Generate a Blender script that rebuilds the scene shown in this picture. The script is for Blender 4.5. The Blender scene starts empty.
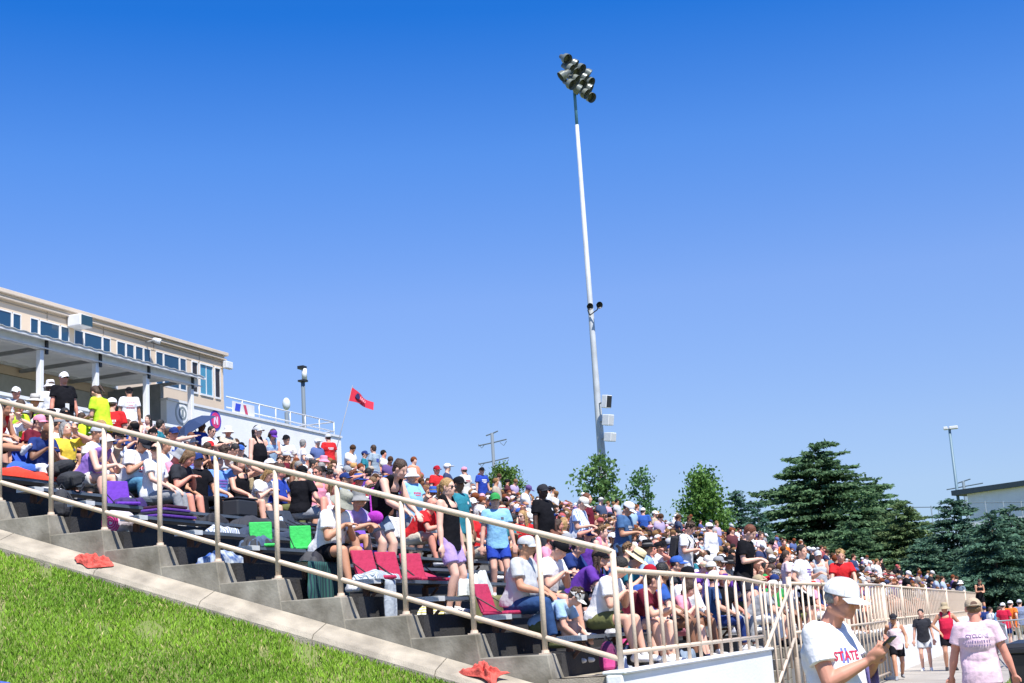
import bpy, bmesh, math, random
import numpy as np
from mathutils import Vector, Matrix
from mathutils.bvhtree import BVHTree
R = math.radians
random.seed(11)
rng = np.random.default_rng(7)
scene = bpy.context.scene
COL = scene.collection

# ------------------------------------------------------------------ camera
CAMH = 1.65
F_PX, CX, CY = 1422.0, 512.0, 341.5
PIT, ROLL, YAW = R(11.65), R(3.6), R(20.8)
Fv = Vector((-math.sin(YAW)*math.cos(PIT), math.cos(YAW)*math.cos(PIT), math.sin(PIT)))
R0 = Vector((math.cos(YAW), math.sin(YAW), 0)); U0 = R0.cross(Fv)
Rv = R0*math.cos(ROLL) - U0*math.sin(ROLL)
Uv = U0*math.cos(ROLL) + R0*math.sin(ROLL)
CAM = Vector((0, 0, CAMH))
def ray(px, py): return Rv*((px-CX)/F_PX) - Uv*((py-CY)/F_PX) + Fv
def on_x(px, py, X):
    d = ray(px, py); return CAM + d*(X/d.x)
def on_y(px, py, Y):
    d = ray(px, py); return CAM + d*(Y/d.y)
def proj(P):
    d = Vector(P)-CAM; z = d.dot(Fv); return CX+F_PX*d.dot(Rv)/z, CY-F_PX*d.dot(Uv)/z, z

cd = bpy.data.cameras.new('camera'); cam = bpy.data.objects.new('camera', cd); COL.objects.link(cam)
cd.sensor_width = 36; cd.lens = F_PX*36/1024; cd.clip_start = .1; cd.clip_end = 4000
M = Matrix((Rv, Uv, -Fv)).transposed().to_4x4(); M.translation = CAM
cam.matrix_world = M; scene.camera = cam

# ------------------------------------------------------------------ light
SUN = Vector((0.74, -0.67, 0)).normalized()*math.cos(R(60)); SUN.z = math.sin(R(60))
sl = bpy.data.lights.new('sun', 'SUN'); so = bpy.data.objects.new('sun', sl); COL.objects.link(so)
sl.energy = 4.8; sl.angle = R(.53); sl.color = (1, .955, .88)
so.rotation_mode = 'QUATERNION'; so.rotation_quaternion = SUN.to_track_quat('Z', 'Y'); so.location = (0, 0, 60)
w = bpy.data.worlds.new('World'); scene.world = w; w.use_nodes = True
nt = w.node_tree; nt.nodes.clear()
sky = nt.nodes.new('ShaderNodeTexSky'); sky.sky_type = 'NISHITA'; sky.sun_disc = False
sky.sun_elevation = R(60); sky.sun_rotation = math.atan2(SUN.x, SUN.y); sky.altitude = 300
sky.air_density = 1.0; sky.dust_density = .25; sky.ozone_density = 3.0
hs = nt.nodes.new('ShaderNodeHueSaturation'); hs.inputs['Saturation'].default_value = 1.0; hs.inputs['Value'].default_value = 1.0
gm = nt.nodes.new('ShaderNodeMixRGB'); gm.blend_type = 'MULTIPLY'; gm.inputs[0].default_value = 1; gm.inputs[2].default_value = (1.0, 1.0, 1.0, 1)
bg = nt.nodes.new('ShaderNodeBackground'); bg.inputs[1].default_value = .118
ow = nt.nodes.new('ShaderNodeOutputWorld')
L = nt.links
L.new(sky.outputs[0], hs.inputs['Color']); L.new(hs.outputs[0], gm.inputs[1]); tcw = nt.nodes.new('ShaderNodeTexCoord'); sx = nt.nodes.new('ShaderNodeSeparateXYZ'); rw = nt.nodes.new('ShaderNodeValToRGB'); g2 = nt.nodes.new('ShaderNodeMixRGB'); g2.blend_type = 'MULTIPLY'; g2.inputs[0].default_value = 1
L.new(tcw.outputs['Generated'], sx.inputs[0]); L.new(sx.outputs[2], rw.inputs[0]); e = rw.color_ramp.elements
e[0].position = .0; e[0].color = (.38, .45, .60, 1); e[1].position = .6; e[1].color = (.09, .50, 1.0, 1)
for p_, c_ in ((.05, (.41, .47, .64)), (.086, (.51, .53, .66)), (.127, (.56, .575, .71)), (.23, (.58, .65, .87)), (.33, (.35, .62, 1.0)), (.42, (.08, .47, 1.0))): q_ = e.new(p_); q_.color = (*c_, 1)
L.new(gm.outputs[0], g2.inputs[1]); L.new(rw.outputs[0], g2.inputs[2]); L.new(g2.outputs[0], bg.inputs[0]); L.new(bg.outputs[0], ow.inputs[0])
scene.view_settings.view_transform = 'Standard'; scene.view_settings.look = 'None'
scene.view_settings.exposure = .78; scene.view_settings.gamma = 1

# ------------------------------------------------------------------ materials
MATS = {}
def mat(name, col=(.5, .5, .5), rough=.7, metal=0., noise=0., nscale=5., bump=0., bscale=40., objcol=False, col2=None, attr=None, coords='Object', spec=.5, sheen=0, detail=6):
    if name in MATS: return MATS[name]
    m = bpy.data.materials.new(name); m.use_nodes = True
    n = m.node_tree.nodes; l = m.node_tree.links
    b = n['Principled BSDF']; b.inputs['Roughness'].default_value = rough; b.inputs['Metallic'].default_value = metal
    b.inputs['Specular IOR Level'].default_value = spec
    if sheen: b.inputs['Sheen Weight'].default_value = sheen
    tc = n.new('ShaderNodeTexCoord')
    src = None
    if objcol:
        oi = n.new('ShaderNodeObjectInfo'); src = oi.outputs['Color']
    elif attr:
        a = n.new('ShaderNodeAttribute'); a.attribute_name = attr; src = a.outputs['Color']
    if noise or col2:
        nz = n.new('ShaderNodeTexNoise'); nz.inputs['Scale'].default_value = nscale; nz.inputs['Detail'].default_value = detail
        l.new(tc.outputs[coords], nz.inputs['Vector'])
        rp = n.new('ShaderNodeValToRGB'); rp.color_ramp.elements[0].position = .32; rp.color_ramp.elements[1].position = .68
        l.new(nz.outputs['Fac'], rp.inputs['Fac'])
        if src is not None:
            rp.color_ramp.elements[0].color = (1-noise,)*3+(1,); rp.color_ramp.elements[1].color = (1, 1, 1, 1)
            mx = n.new('ShaderNodeMixRGB'); mx.blend_type = 'MULTIPLY'; mx.inputs[0].default_value = 1
            l.new(src, mx.inputs[1]); l.new(rp.outputs[0], mx.inputs[2]); src = mx.outputs[0]
        else:
            c2 = col2 or tuple(c*(1-noise) for c in col)
            rp.color_ramp.elements[0].color = (*c2, 1); rp.color_ramp.elements[1].color = (*col, 1); src = rp.outputs[0]
    if src is not None: l.new(src, b.inputs['Base Color'])
    else: b.inputs['Base Color'].default_value = (*col, 1)
    if bump:
        nb = n.new('ShaderNodeTexNoise'); nb.inputs['Scale'].default_value = bscale; nb.inputs['Detail'].default_value = 4
        l.new(tc.outputs[coords], nb.inputs['Vector'])
        bp = n.new('ShaderNodeBump'); bp.inputs['Strength'].default_value = bump; bp.inputs['Distance'].default_value = .02
        l.new(nb.outputs['Fac'], bp.inputs['Height']); l.new(bp.outputs[0], b.inputs['Normal'])
    MATS[name] = m; return m
def stripes(name, ca, cb, scale, axis='X', width=.5, rough=.8):
    m = bpy.data.materials.new(name); m.use_nodes = True; n = m.node_tree.nodes; l = m.node_tree.links
    b = n['Principled BSDF']; b.inputs['Roughness'].default_value = rough
    tc = n.new('ShaderNodeTexCoord'); wv = n.new('ShaderNodeTexWave'); wv.wave_type = 'BANDS'; wv.bands_direction = axis
    wv.inputs['Scale'].default_value = scale; wv.inputs['Distortion'].default_value = .6; wv.inputs['Detail Scale'].default_value = .4
    l.new(tc.outputs['Object'], wv.inputs['Vector'])
    rp = n.new('ShaderNodeValToRGB'); rp.color_ramp.interpolation = 'CONSTANT'
    rp.color_ramp.elements[0].color = (*ca, 1); rp.color_ramp.elements[1].color = (*cb, 1); rp.color_ramp.elements[1].position = width
    l.new(wv.outputs['Fac'], rp.inputs['Fac']); l.new(rp.outputs[0], b.inputs['Base Color']); MATS[name] = m; return m
FAB = mat('fabric', objcol=True, rough=.9, noise=.2, nscale=9, bump=.6, bscale=14, spec=.12)
SKIN = mat('skin', objcol=True, rough=.55, noise=.1, nscale=12, spec=.4)
HAIR = mat('hair', objcol=True, rough=.6, noise=.45, nscale=38, bump=.7, bscale=70)
PAINT = mat('painted_thing', objcol=True, rough=.45, noise=.06, nscale=3)
RAILM = mat('cream_rail_paint', (.62, .50, .385), rough=.42, col2=(.36, .22, .13), nscale=9, bump=.15, detail=10)
for n_ in RAILM.node_tree.nodes:
    if n_.type == 'VALTORGB': n_.color_ramp.elements[0].position = .27; n_.color_ramp.elements[1].position = .36
CONC = mat('weathered_concrete', (.33, .305, .25), rough=.9, col2=(.13, .115, .085), nscale=2.6, bump=.25, bscale=22, detail=14)
CURBM = mat('light_curb_concrete', (.42, .37, .29), rough=.9, col2=(.24, .21, .165), nscale=3.4, bump=.5, bscale=70, detail=12)
PATHM = mat('path_concrete', (.36, .325, .28), rough=.9, col2=(.27, .245, .215), nscale=.8, bump=.3, bscale=30, detail=10)
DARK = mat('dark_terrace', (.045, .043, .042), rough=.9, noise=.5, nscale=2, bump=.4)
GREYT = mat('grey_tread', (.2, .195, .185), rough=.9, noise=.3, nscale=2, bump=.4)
WHITEW = mat('white_painted_wall', (.78, .79, .8), rough=.7, noise=.1, nscale=1.2, bump=.25, bscale=25, detail=10)
CREAM = mat('cream_wall_panel', (.66, .53, .40), rough=.75, noise=.07, nscale=1.5, bump=.15)
CREAM2 = mat('pale_trim', (.62, .52, .42), rough=.6, noise=.08, nscale=2)
WMET = mat('white_metal', (.7, .71, .72), rough=.45, noise=.12, nscale=4)
GREYM = mat('grey_metal', (.32, .33, .34), rough=.5, noise=.2, nscale=4)
ALU = mat('bench_aluminium', (.13, .16, .20), rough=.38, metal=.25, noise=.25, nscale=3)
CAPM = mat('bench_end_cap', (.62, .63, .62), rough=.5, noise=.15, nscale=9)
RUST = mat('rusty_steel', (.16, .075, .045), rough=.9, col2=(.07, .04, .03), nscale=9, bump=.5)
BLACK = mat('black_plastic', (.018, .018, .02), rough=.45)
DGLASS = mat('dark_window_glass', (.012, .05, .1), rough=.06, metal=.0, spec=.9)
BGLASS = mat('blue_window_glass', (.06, .24, .36), rough=.05, spec=.9)
def pm(name, col=(.5, .5, .5), **k): return mat(name, col, **k)

# ------------------------------------------------------------------ mesh helpers
class MB:
    def __init__(s): s.v = []; s.f = []; s.m = []; s.mi = 0
    def add(s, vs, fs):
        o = len(s.v); s.v += [tuple(x) for x in vs]; s.f += [tuple(i+o for i in q) for q in fs]; s.m += [s.mi]*len(fs)
    def box(s, x0, x1, y0, y1, z0, z1):
        s.hexa([(x0,y0,z0),(x1,y0,z0),(x1,y1,z0),(x0,y1,z0),(x0,y0,z1),(x1,y0,z1),(x1,y1,z1),(x0,y1,z1)])
    def hexa(s, p): s.add(p, [(0,3,2,1),(4,5,6,7),(0,1,5,4),(1,2,6,5),(2,3,7,6),(3,0,4,7)])
    def obox(s, c, ax, ay, az, hx, hy, hz):
        c = Vector(c); ax = Vector(ax).normalized()*hx; ay = Vector(ay).normalized()*hy; az = Vector(az).normalized()*hz
        s.hexa([c-ax-ay-az, c+ax-ay-az, c+ax+ay-az, c-ax+ay-az, c-ax-ay+az, c+ax-ay+az, c+ax+ay+az, c-ax+ay+az])
    def tube(s, pts, r, n=8, cap=True):
        pts = [Vector(p) for p in pts]; rs = r if isinstance(r, (list, tuple)) else [r]*len(pts)
        rings = []; prev = None
        for i, p in enumerate(pts):
            d = (pts[min(i+1, len(pts)-1)]-pts[max(i-1, 0)]).normalized()
            a = prev if prev is not None else (Vector((0,0,1)) if abs(d.z) < .9 else Vector((1,0,0)))
            x = (a-d*a.dot(d)).normalized(); y = d.cross(x); prev = x
            rings.append([p+(x*math.cos(t)+y*math.sin(t))*rs[i] for t in [2*math.pi*k/n for k in range(n)]])
        vs = [v for g in rings for v in g]; fs = []
        for i in range(len(pts)-1):
            for k in range(n):
                fs.append((i*n+k, i*n+(k+1) % n, (i+1)*n+(k+1) % n, (i+1)*n+k))
        if cap: fs.append(tuple(range(n-1, -1, -1))); fs.append(tuple((len(pts)-1)*n+k for k in range(n)))
        s.add(vs, fs)
    def lathe(s, c, prof, n=16, axis=(0,0,1), cap=True):
        az = Vector(axis).normalized(); a = Vector((1,0,0)) if abs(az.x) < .9 else Vector((0,1,0))
        x = (a-az*a.dot(az)).normalized(); y = az.cross(x); c = Vector(c)
        vs = []; fs = []
        for r, h in prof:
            vs += [c+az*h+(x*math.cos(2*math.pi*k/n)+y*math.sin(2*math.pi*k/n))*r for k in range(n)]
        for i in range(len(prof)-1):
            for k in range(n): fs.append((i*n+k, i*n+(k+1) % n, (i+1)*n+(k+1) % n, (i+1)*n+k))
        if cap: fs.append(tuple(range(n-1, -1, -1))); fs.append(tuple((len(prof)-1)*n+k for k in range(n)))
        s.add(vs, fs)
    def ell(s, c, A, r, nu=14, nv=10):
        """ellipsoid, A = 3 axes (Vectors), r = radii"""
        c = Vector(c); vs = [c+A[2]*r[2]]; fs = []
        for i in range(1, nv):
            t = math.pi*i/nv
            for k in range(nu):
                p = 2*math.pi*k/nu
                vs.append(c+A[0]*(r[0]*math.sin(t)*math.cos(p))+A[1]*(r[1]*math.sin(t)*math.sin(p))+A[2]*(r[2]*math.cos(t)))
        vs.append(c-A[2]*r[2]); last = len(vs)-1
        for k in range(nu): fs.append((0, 1+k, 1+(k+1) % nu))
        for i in range(nv-2):
            for k in range(nu):
                a = 1+i*nu; fs.append((a+k, a+nu+k, a+nu+(k+1) % nu, a+(k+1) % nu))
        a = 1+(nv-2)*nu
        for k in range(nu): fs.append((a+k, last, a+(k+1) % nu))
        s.add(vs, fs)
    def caps(s, p0, r0, p1, r1, n=12):
        p0 = Vector(p0); p1 = Vector(p1); d = (p1-p0); ln = d.length; d = d/ln if ln > 1e-6 else Vector((0,0,1))
        a = Vector((0,0,1)) if abs(d.z) < .9 else Vector((1,0,0)); x = (a-d*a.dot(d)).normalized(); y = d.cross(x)
        prof = [(-.97, .25), (-.7, .71), (-.35, .94), (0, 1)]
        rings = [(p0+d*(h*r0), r0*q) for h, q in prof]+[(p1-d*(h*r1), r1*q) for h, q in reversed(prof)]
        vs = []; fs = []
        for c, r in rings: vs += [c+(x*math.cos(2*math.pi*k/n)+y*math.sin(2*math.pi*k/n))*r for k in range(n)]
        m = len(rings)
        for i in range(m-1):
            for k in range(n): fs.append((i*n+k, i*n+(k+1) % n, (i+1)*n+(k+1) % n, (i+1)*n+k))
        fs.append(tuple(range(n-1, -1, -1))); fs.append(tuple((m-1)*n+k for k in range(n)))
        s.add(vs, fs)
    def cone(s, p0, r0, p1, r1, n=16, flat=True):
        s.tube([p0, (Vector(p0)+Vector(p1))/2, p1], [r0, (r0+r1)/2, r1], n)
    def loft(s, rings, n=24):
        """closed tube through elliptical rings (centre, side axis, front axis, side radius, front radius)"""
        vs = []; fs = []
        for c, l, f, rl, rf in rings:
            for k in range(n):
                t = 2*math.pi*k/n; ct, st = math.cos(t), math.sin(t); e = .86
                vs.append(c+l*(rl*math.copysign(abs(ct)**e, ct))+f*(rf*math.copysign(abs(st)**e, st)))
        m = len(rings)
        for i in range(m-1):
            for k in range(n): fs.append((i*n+k, i*n+(k+1) % n, (i+1)*n+(k+1) % n, (i+1)*n+k))
        fs.append(tuple(range(n-1, -1, -1))); fs.append(tuple((m-1)*n+k for k in range(n)))
        s.add(vs, fs)
    def mesh(s, name, mats, smooth=False):
        me = bpy.data.meshes.new(name); me.from_pydata(s.v, [], s.f)
        for m in (mats if isinstance(mats, (list, tuple)) else [mats]): me.materials.append(m)
        if any(s.m): me.polygons.foreach_set('material_index', s.m)
        if smooth: me.polygons.foreach_set('use_smooth', [True]*len(me.polygons))
        me.update(); return me
    def build(s, name, mats, parent=None, smooth=False, bevel=0, color=None):
        o = bpy.data.objects.new(name, s.mesh(name, mats, smooth)); COL.objects.link(o)
        if parent is not None: o.parent = parent
        if bevel:
            b = o.modifiers.new('b', 'BEVEL'); b.width = bevel; b.segments = 2; b.limit_method = 'ANGLE'
        if color: o.color = (*color, 1)
        return o
LABELS = {}
def tag(o, label=None, cat=None, group=None, kind=None):
    if label:
        o['label'] = label
        if cat: LABELS.setdefault(label, []).append(o.name)
    if cat: o['category'] = cat
    if group: o['group'] = group
    if kind: o['kind'] = kind
    return o
def empty(name, loc, label, cat, group=None, rz=0):
    o = bpy.data.objects.new(name, None); COL.objects.link(o); o.location = loc; o.rotation_euler = (0, 0, rz); o.empty_display_size = .1
    return tag(o, label, cat, group)
def inst(name, me, parent=None, loc=(0,0,0), rot=None, scale=None, color=None):
    o = bpy.data.objects.new(name, me); COL.objects.link(o)
    if parent is not None: o.parent = parent
    o.location = loc
    if rot: o.rotation_euler = rot
    if scale: o.scale = scale if isinstance(scale, (tuple, list)) else (scale,)*3
    if color: o.color = (*color[:3], 1)
    return o
def voxel(mb, name, mat_, size, smooth=2, fac=.5):
    me = mb.mesh(name+'_src', mat_); o = bpy.data.objects.new('tmp', me); COL.objects.link(o)
    r = o.modifiers.new('r', 'REMESH'); r.mode = 'VOXEL'; r.voxel_size = size; r.use_smooth_shade = True
    if smooth:
        s_ = o.modifiers.new('s', 'SMOOTH'); s_.iterations = smooth; s_.factor = fac
    dg = bpy.context.evaluated_depsgraph_get(); ev = o.evaluated_get(dg)
    out = bpy.data.meshes.new_from_object(ev, depsgraph=dg); out.name = name
    out.materials.clear(); out.materials.append(mat_)
    bpy.data.objects.remove(o); bpy.data.meshes.remove(me)
    return out
def decal(text, shirt_me, origin, right, up, size, m, parent, name='lettering', thick=.002, font_bold=True, cast=.5, color=None):
    """letters cut from a text curve and laid on the cloth along the direction right x up"""
    cu = bpy.data.curves.new('t', 'FONT'); cu.body = text; cu.size = size; cu.align_x = 'CENTER'; cu.align_y = 'CENTER'; cu.offset = size*.025 if font_bold else 0
    o = bpy.data.objects.new('t', cu); COL.objects.link(o); dg = bpy.context.evaluated_depsgraph_get()
    me = bpy.data.meshes.new_from_object(o.evaluated_get(dg), depsgraph=dg); bpy.data.objects.remove(o)
    bm = bmesh.new(); bm.from_mesh(me); bmesh.ops.triangulate(bm, faces=bm.faces)
    for _ in range(2): bmesh.ops.subdivide_edges(bm, edges=[e for e in bm.edges if e.calc_length() > size*.12], cuts=1, use_grid_fill=True)
    right = Vector(right).normalized(); up = Vector(up).normalized(); nrm = right.cross(up)
    vs = [v.co[:] for v in shirt_me.vertices]; bvh = BVHTree.FromPolygons(vs, [p.vertices[:] for p in shirt_me.polygons])
    for v in bm.verts:
        p = Vector(origin)+right*v.co.x+up*v.co.y
        hit = bvh.ray_cast(p+nrm*cast, -nrm)
        v.co = (hit[0]+nrm*thick*2) if hit[0] else p
    bm.to_mesh(me); bm.free(); me.materials.clear(); me.materials.append(m)
    d = bpy.data.objects.new(name, me); COL.objects.link(d); d.parent = parent
    if color: d.color = (*color, 1)
    return d
# ================================================================== people
def ik(a, b, l1, l2, pole):
    a = Vector(a); b = Vector(b); d = b-a; L_ = min(d.length, (l1+l2)*.999); d.normalize()
    x = (l1*l1-l2*l2+L_*L_)/(2*L_); h = math.sqrt(max(l1*l1-x*x, 0)); p = Vector(pole); p = (p-d*p.dot(d)).normalized()
    return a+d*x+p*h, a+d*L_
def V(*a): return Vector(a)
def skeleton(P):
    """all joints of a pose, body facing +X, feet on z = 0"""
    S = {}; sit = P.get('sit', False)
    hip = V(*P.get('hip', (0, 0, .535 if sit else .945))); a = R(P.get('lean', 0)); sl_ = R(P.get('side', 0)); tw = R(P.get('twist', 0))
    def frame(ang, yaw):
        u = V(math.sin(ang), math.sin(sl_), math.cos(ang)).normalized(); f = V(math.cos(yaw), math.sin(yaw), 0); f = (f-u*f.dot(u)).normalized()
        return f, u.cross(f), u
    f0, l0, u0 = frame(a*.55, tw*.2); f1, l1, u1 = frame(a*.85, tw*.6); f2, l2, u2 = frame(a*1.2, tw)
    S['hip'] = hip; S['F0'] = (f0, l0, u0); mid = hip+u1*.22; S['mid'] = mid; S['F1'] = (f1, l1, u1); neck = mid+u2*.27; S['neck'] = neck; S['F2'] = (f2, l2, u2)
    hp = R(P.get('hpitch', 0)); hy = R(P.get('hyaw', 0))+tw
    nd = (u2*.8+V(0, 0, 1)*.4+f2*.25).normalized(); nt_ = neck+nd*.075+f2*P.get('hfwd', 0)*.8; S['necktop'] = nt_
    hf = V(math.cos(hy)*math.cos(hp), math.sin(hy)*math.cos(hp), -math.sin(hp)); hl = V(-math.sin(hy), math.cos(hy), 0); hu = hf.cross(hl)
    S['head'] = nt_+hu*.085+hf*.022; S['HF'] = (hf, hl, hu)
    ft = P.get('feet', ((.5, .12), (.5, -.12)) if sit else ((.02, .11), (.02, -.11)))
    S['legs'] = []; S['arms'] = []
    for i, sg in ((0, 1), (1, -1)):
        hj = hip+l0*(.088*sg)-u0*.04; F = ft[i]; an = V(F[0], F[1], (F[2] if len(F) > 2 else 0)+.085)
        kp = P.get('kpole', V(.6, .12*sg, 1) if sit else V(1, .1*sg, .1)); kp = V(kp[0], kp[1], kp[2])
        kn, an2 = ik(hj, an, .435, .42, kp); yaw = R(P.get('toe', 8))*sg
        S['legs'].append((hj, kn, an2, V(math.cos(yaw), math.sin(yaw), F[3] if len(F) > 3 else 0)))
        sh = neck-u2*.045+l2*(.175*sg)+f2*.0
        H = P['hands'][i]; ap = P.get('apole', V(-.5, .8*sg, -.7)); ap = V(ap[0], abs(ap[1])*sg, ap[2])
        el, wr = ik(sh, V(*H[:3]), .285, .25, ap)
        hd = V(*H[3:6]) if len(H) >= 6 else (wr-el).normalized()*.8+V(.2, -.1*sg, -.3)
        S['arms'].append((sh, el, wr, hd.normalized(), sg, H[6] if len(H) > 6 else .5)); S.setdefault('hup', []).append(V(*H[7:10]) if len(H) > 9 else None)
    return S
def hand(mb, wr, d, sg, curl, up=None, k=1.0):
    """palm, four unequal bent fingers and a thumb leaving the side of the palm"""
    d = d.normalized(); up = up or V(0, 0, 1); n = (up-d*up.dot(d))
    n = n.normalized() if n.length > .05 else V(1, 0, 0); s = d.cross(n)*sg   # s points to the thumb side for palm down
    s = -s
    pc = wr+d*.05*k; mb.ell(pc, (d, s, n), (.052*k, .041*k, .017*k), 12, 8); mb.caps(wr-d*.01, .024*k, wr+d*.03*k, .026*k)
    for j, (off, ln, r) in enumerate(((.030, .072, .0088), (.010, .080, .0092), (-.011, .074, .0088), (-.031, .058, .0078))):
        b0 = wr+d*.085*k+s*off*k; a1 = curl*.6; a2 = curl*1.7
        d1 = d*math.cos(a1)-n*math.sin(a1)+s*off*1.2; b1 = b0+d1*ln*.5*k; d2 = d*math.cos(a2)-n*math.sin(a2); b2 = b1+d2*ln*.5*k
        mb.caps(b0-d*.02*k, r*k*1.1, b1, r*k, 8); mb.caps(b1, r*k, b2, r*k*.85, 8)
    t0 = wr+d*.03*k+s*.03*k; t1 = t0+(d*.6+s*.75-n*.25).normalized()*.036*k; t2 = t1+(d*.9+s*.15-n*.35).normalized()*.032*k
    mb.caps(t0, .013*k, t1, .0115*k, 8); mb.caps(t1, .0112*k, t2, .009*k, 8)
def head(mb, c, F, fine=False):
    f, l, u = F
    def q(a, b, d): return c+f*a+l*b+u*d
    mb.ell(q(-.012, 0, .028), F, (.096, .077, .092), 18, 12); mb.ell(q(.022, 0, -.04), F, (.068, .058, .07), 16, 10)
    mb.ell(q(.058, 0, -.088), F, (.026, .028, .02), 10, 8)            # chin
    mb.caps(q(-.035, .045, -.06), .03, q(.04, .03, -.085), .02); mb.caps(q(-.035, -.045, -.06), .03, q(.04, -.03, -.085), .02)
    mb.caps(q(.082, 0, .012), .009, q(.104, 0, -.028), .0125, 8)       # nose
    for sg in (1, -1):
        mb.ell(q(.0, .081*sg, -.008), ((f*.9+l*.35*sg).normalized(), l, u), (.019, .010, .032), 10, 8)
        mb.caps(q(.078, .012*sg, .026), .009, q(.066, .05*sg, .026), .009, 8)   # brow
        mb.ell(q(.058, .036*sg, -.03), F, (.024, .024, .026), 8, 6)   # cheek
        if fine: mb.caps(q(.006, .08*sg, .016), .006, q(-.016, .082*sg, .0), .005, 8); mb.caps(q(-.016, .082*sg, .0), .005, q(-.004, .08*sg, -.034), .006, 8)
        mb.caps(q(.08, .014*sg, -.06), .0065, q(.086, 0, -.0585), .0075, 8); mb.caps(q(.076, .012*sg, -.071), .007, q(.082, 0, -.072), .0085, 8)
def torso(mb, S, g, t, low=True):
    """trunk; g = girth, t = cloth allowance"""
    f0, l0, u0 = S['F0']; f1, l1, u1 = S['F1']; f2, l2, u2 = S['F2']; hip, mid, neck = S['hip'], S['mid'], S['neck']
    if low: mb.ell(hip+u0*.0, S['F0'], (.118*g+t, .165*(.6+.4*g)+t, .125+t*.5), 18, 12)
    mb.ell(hip+u1*.12+f1*.02*(g-1)*5, S['F1'], (.112*g**1.5+t, .142*g+t, .15), 18, 12)
    mb.ell(mid+u2*.06, S['F2'], (.115*g+t, .155*g**.7+t, .16), 18, 12); mb.ell(neck-u2*.1+f2*.012, S['F2'], (.108+t, .165+t, .105), 18, 12)
    for sg in (1, -1): mb.caps(neck-u2*.04+l2*.05*sg, .058+t*.7, neck-u2*.05+l2*.165*sg, .052+t*.8)
def make_body(S, P, g, vox):
    mb = MB(); torso(mb, S, g, 0)
    f2, l2, u2 = S['F2']; mb.caps(S['neck']-u2*.05, .066, S['necktop']+S['HF'][2]*.02, .056)
    head(mb, S['head'], S['HF'], vox < .01)
    for (sh, el, wr, hd, sg, cu), hup in zip(S['arms'], S['hup']):
        gg = .6+.4*g; mb.caps(sh, .054*gg, el, .041*gg); mb.caps(el, .04*gg, el+(wr-el)*.35, .043*gg); mb.caps(el+(wr-el)*.35, .043*gg, wr, .026)
        hand(mb, wr, hd, sg, cu, hup, k=1.05 if vox < .01 else 1.12)
    for hj, kn, an, td in S['legs']:
        gg = .55+.45*g; mb.caps(hj, .088*gg, hj+(kn-hj)*.5, .076*gg); mb.caps(hj+(kn-hj)*.5, .076*gg, kn, .056*gg)
        calf = kn+(an-kn)*.32; back = (kn-hj).normalized()
        mb.caps(kn, .055*gg, calf-V(td.x, td.y, 0)*.012, .06*gg); mb.caps(calf-V(td.x, td.y, 0)*.012, .06*gg, an, .036)
        h0 = an-td*.03-V(0, 0, .04); mb.caps(h0, .035, an+td*.11-V(0, 0, .05), .03); mb.caps(an+td*.1-V(0, 0, .052), .028, an+td*.165-V(0, 0, .056), .022)
    return voxel(mb, 'person_body', SKIN, vox, 2)
def folds(me, amp, seed, vox):
    if vox > .02: return me
    amp *= .85
    fr = np.random.default_rng(seed); n = len(me.vertices); co = np.empty(n*3); me.vertices.foreach_get('co', co); co = co.reshape(-1, 3); no = np.array([v.normal[:] for v in me.vertices])
    k1 = fr.normal(0, 1, (9, 3)); k1 = k1/np.linalg.norm(k1, axis=1)[:, None]*fr.uniform(10, 48, (9, 1)); k1[:, 2] *= .55; ph = fr.uniform(0, 6.28, 9)
    w_ = co+.05*np.sin(co[:, [1, 2, 0]]*11+ph[:3])+.02*np.sin(co[:, [2, 0, 1]]*27)
    d_ = (1-np.abs(np.sin(w_@k1.T+ph))).mean(1)*amp-amp*.35
    me.vertices.foreach_set('co', (co+no*d_[:, None]).ravel()); me.update(); return me
def trunk_rings(S, g, t, sit, top):
    f0, l0, u0 = S['F0']; f1, l1, u1 = S['F1']; f2, l2, u2 = S['F2']; hip, mid, neck = S['hip'], S['mid'], S['neck']; w_ = .6+.4*g; bel = f1*(.018+(g-1)*.16)
    rg = []
    if sit: rg += [(hip-u0*.055-f0*.01, l0, f0, .168*w_+t, .125*g+t), (hip+u0*.02, l0, f0, .172*w_+t, .132*g+t)]
    else: rg += [(hip-u0*.15, l0, f0, .175*w_+t*1.3, .132*g+t*1.2), (hip-u0*.02, l0, f0, .168*w_+t, .128*g+t)]
    rg += [(hip+u1*.12+bel, l1, f1, .148*g+t, .118*g**1.4+t), (mid+u1*.02+bel*.8, l1, f1, .15*g**.85+t, .12*g+t), (mid+u2*.12+f2*.01, l2, f2, .166*g**.5+t, .12*g**.6+t)]
    if top == 'tee': rg += [(neck-u2*.085+f2*.01, l2, f2, .172+t, .108+t*.6), (neck-u2*.03, l2, f2, .15+t*.4, .08+t*.4), (neck+u2*.012, l2, f2, .088, .068)]
    else: rg += [(neck-u2*.13+f2*.01, l2, f2, .150+t, .112+t*.6), (neck-u2*.09+f2*.008, l2, f2, .125, .1)]
    return rg
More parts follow.
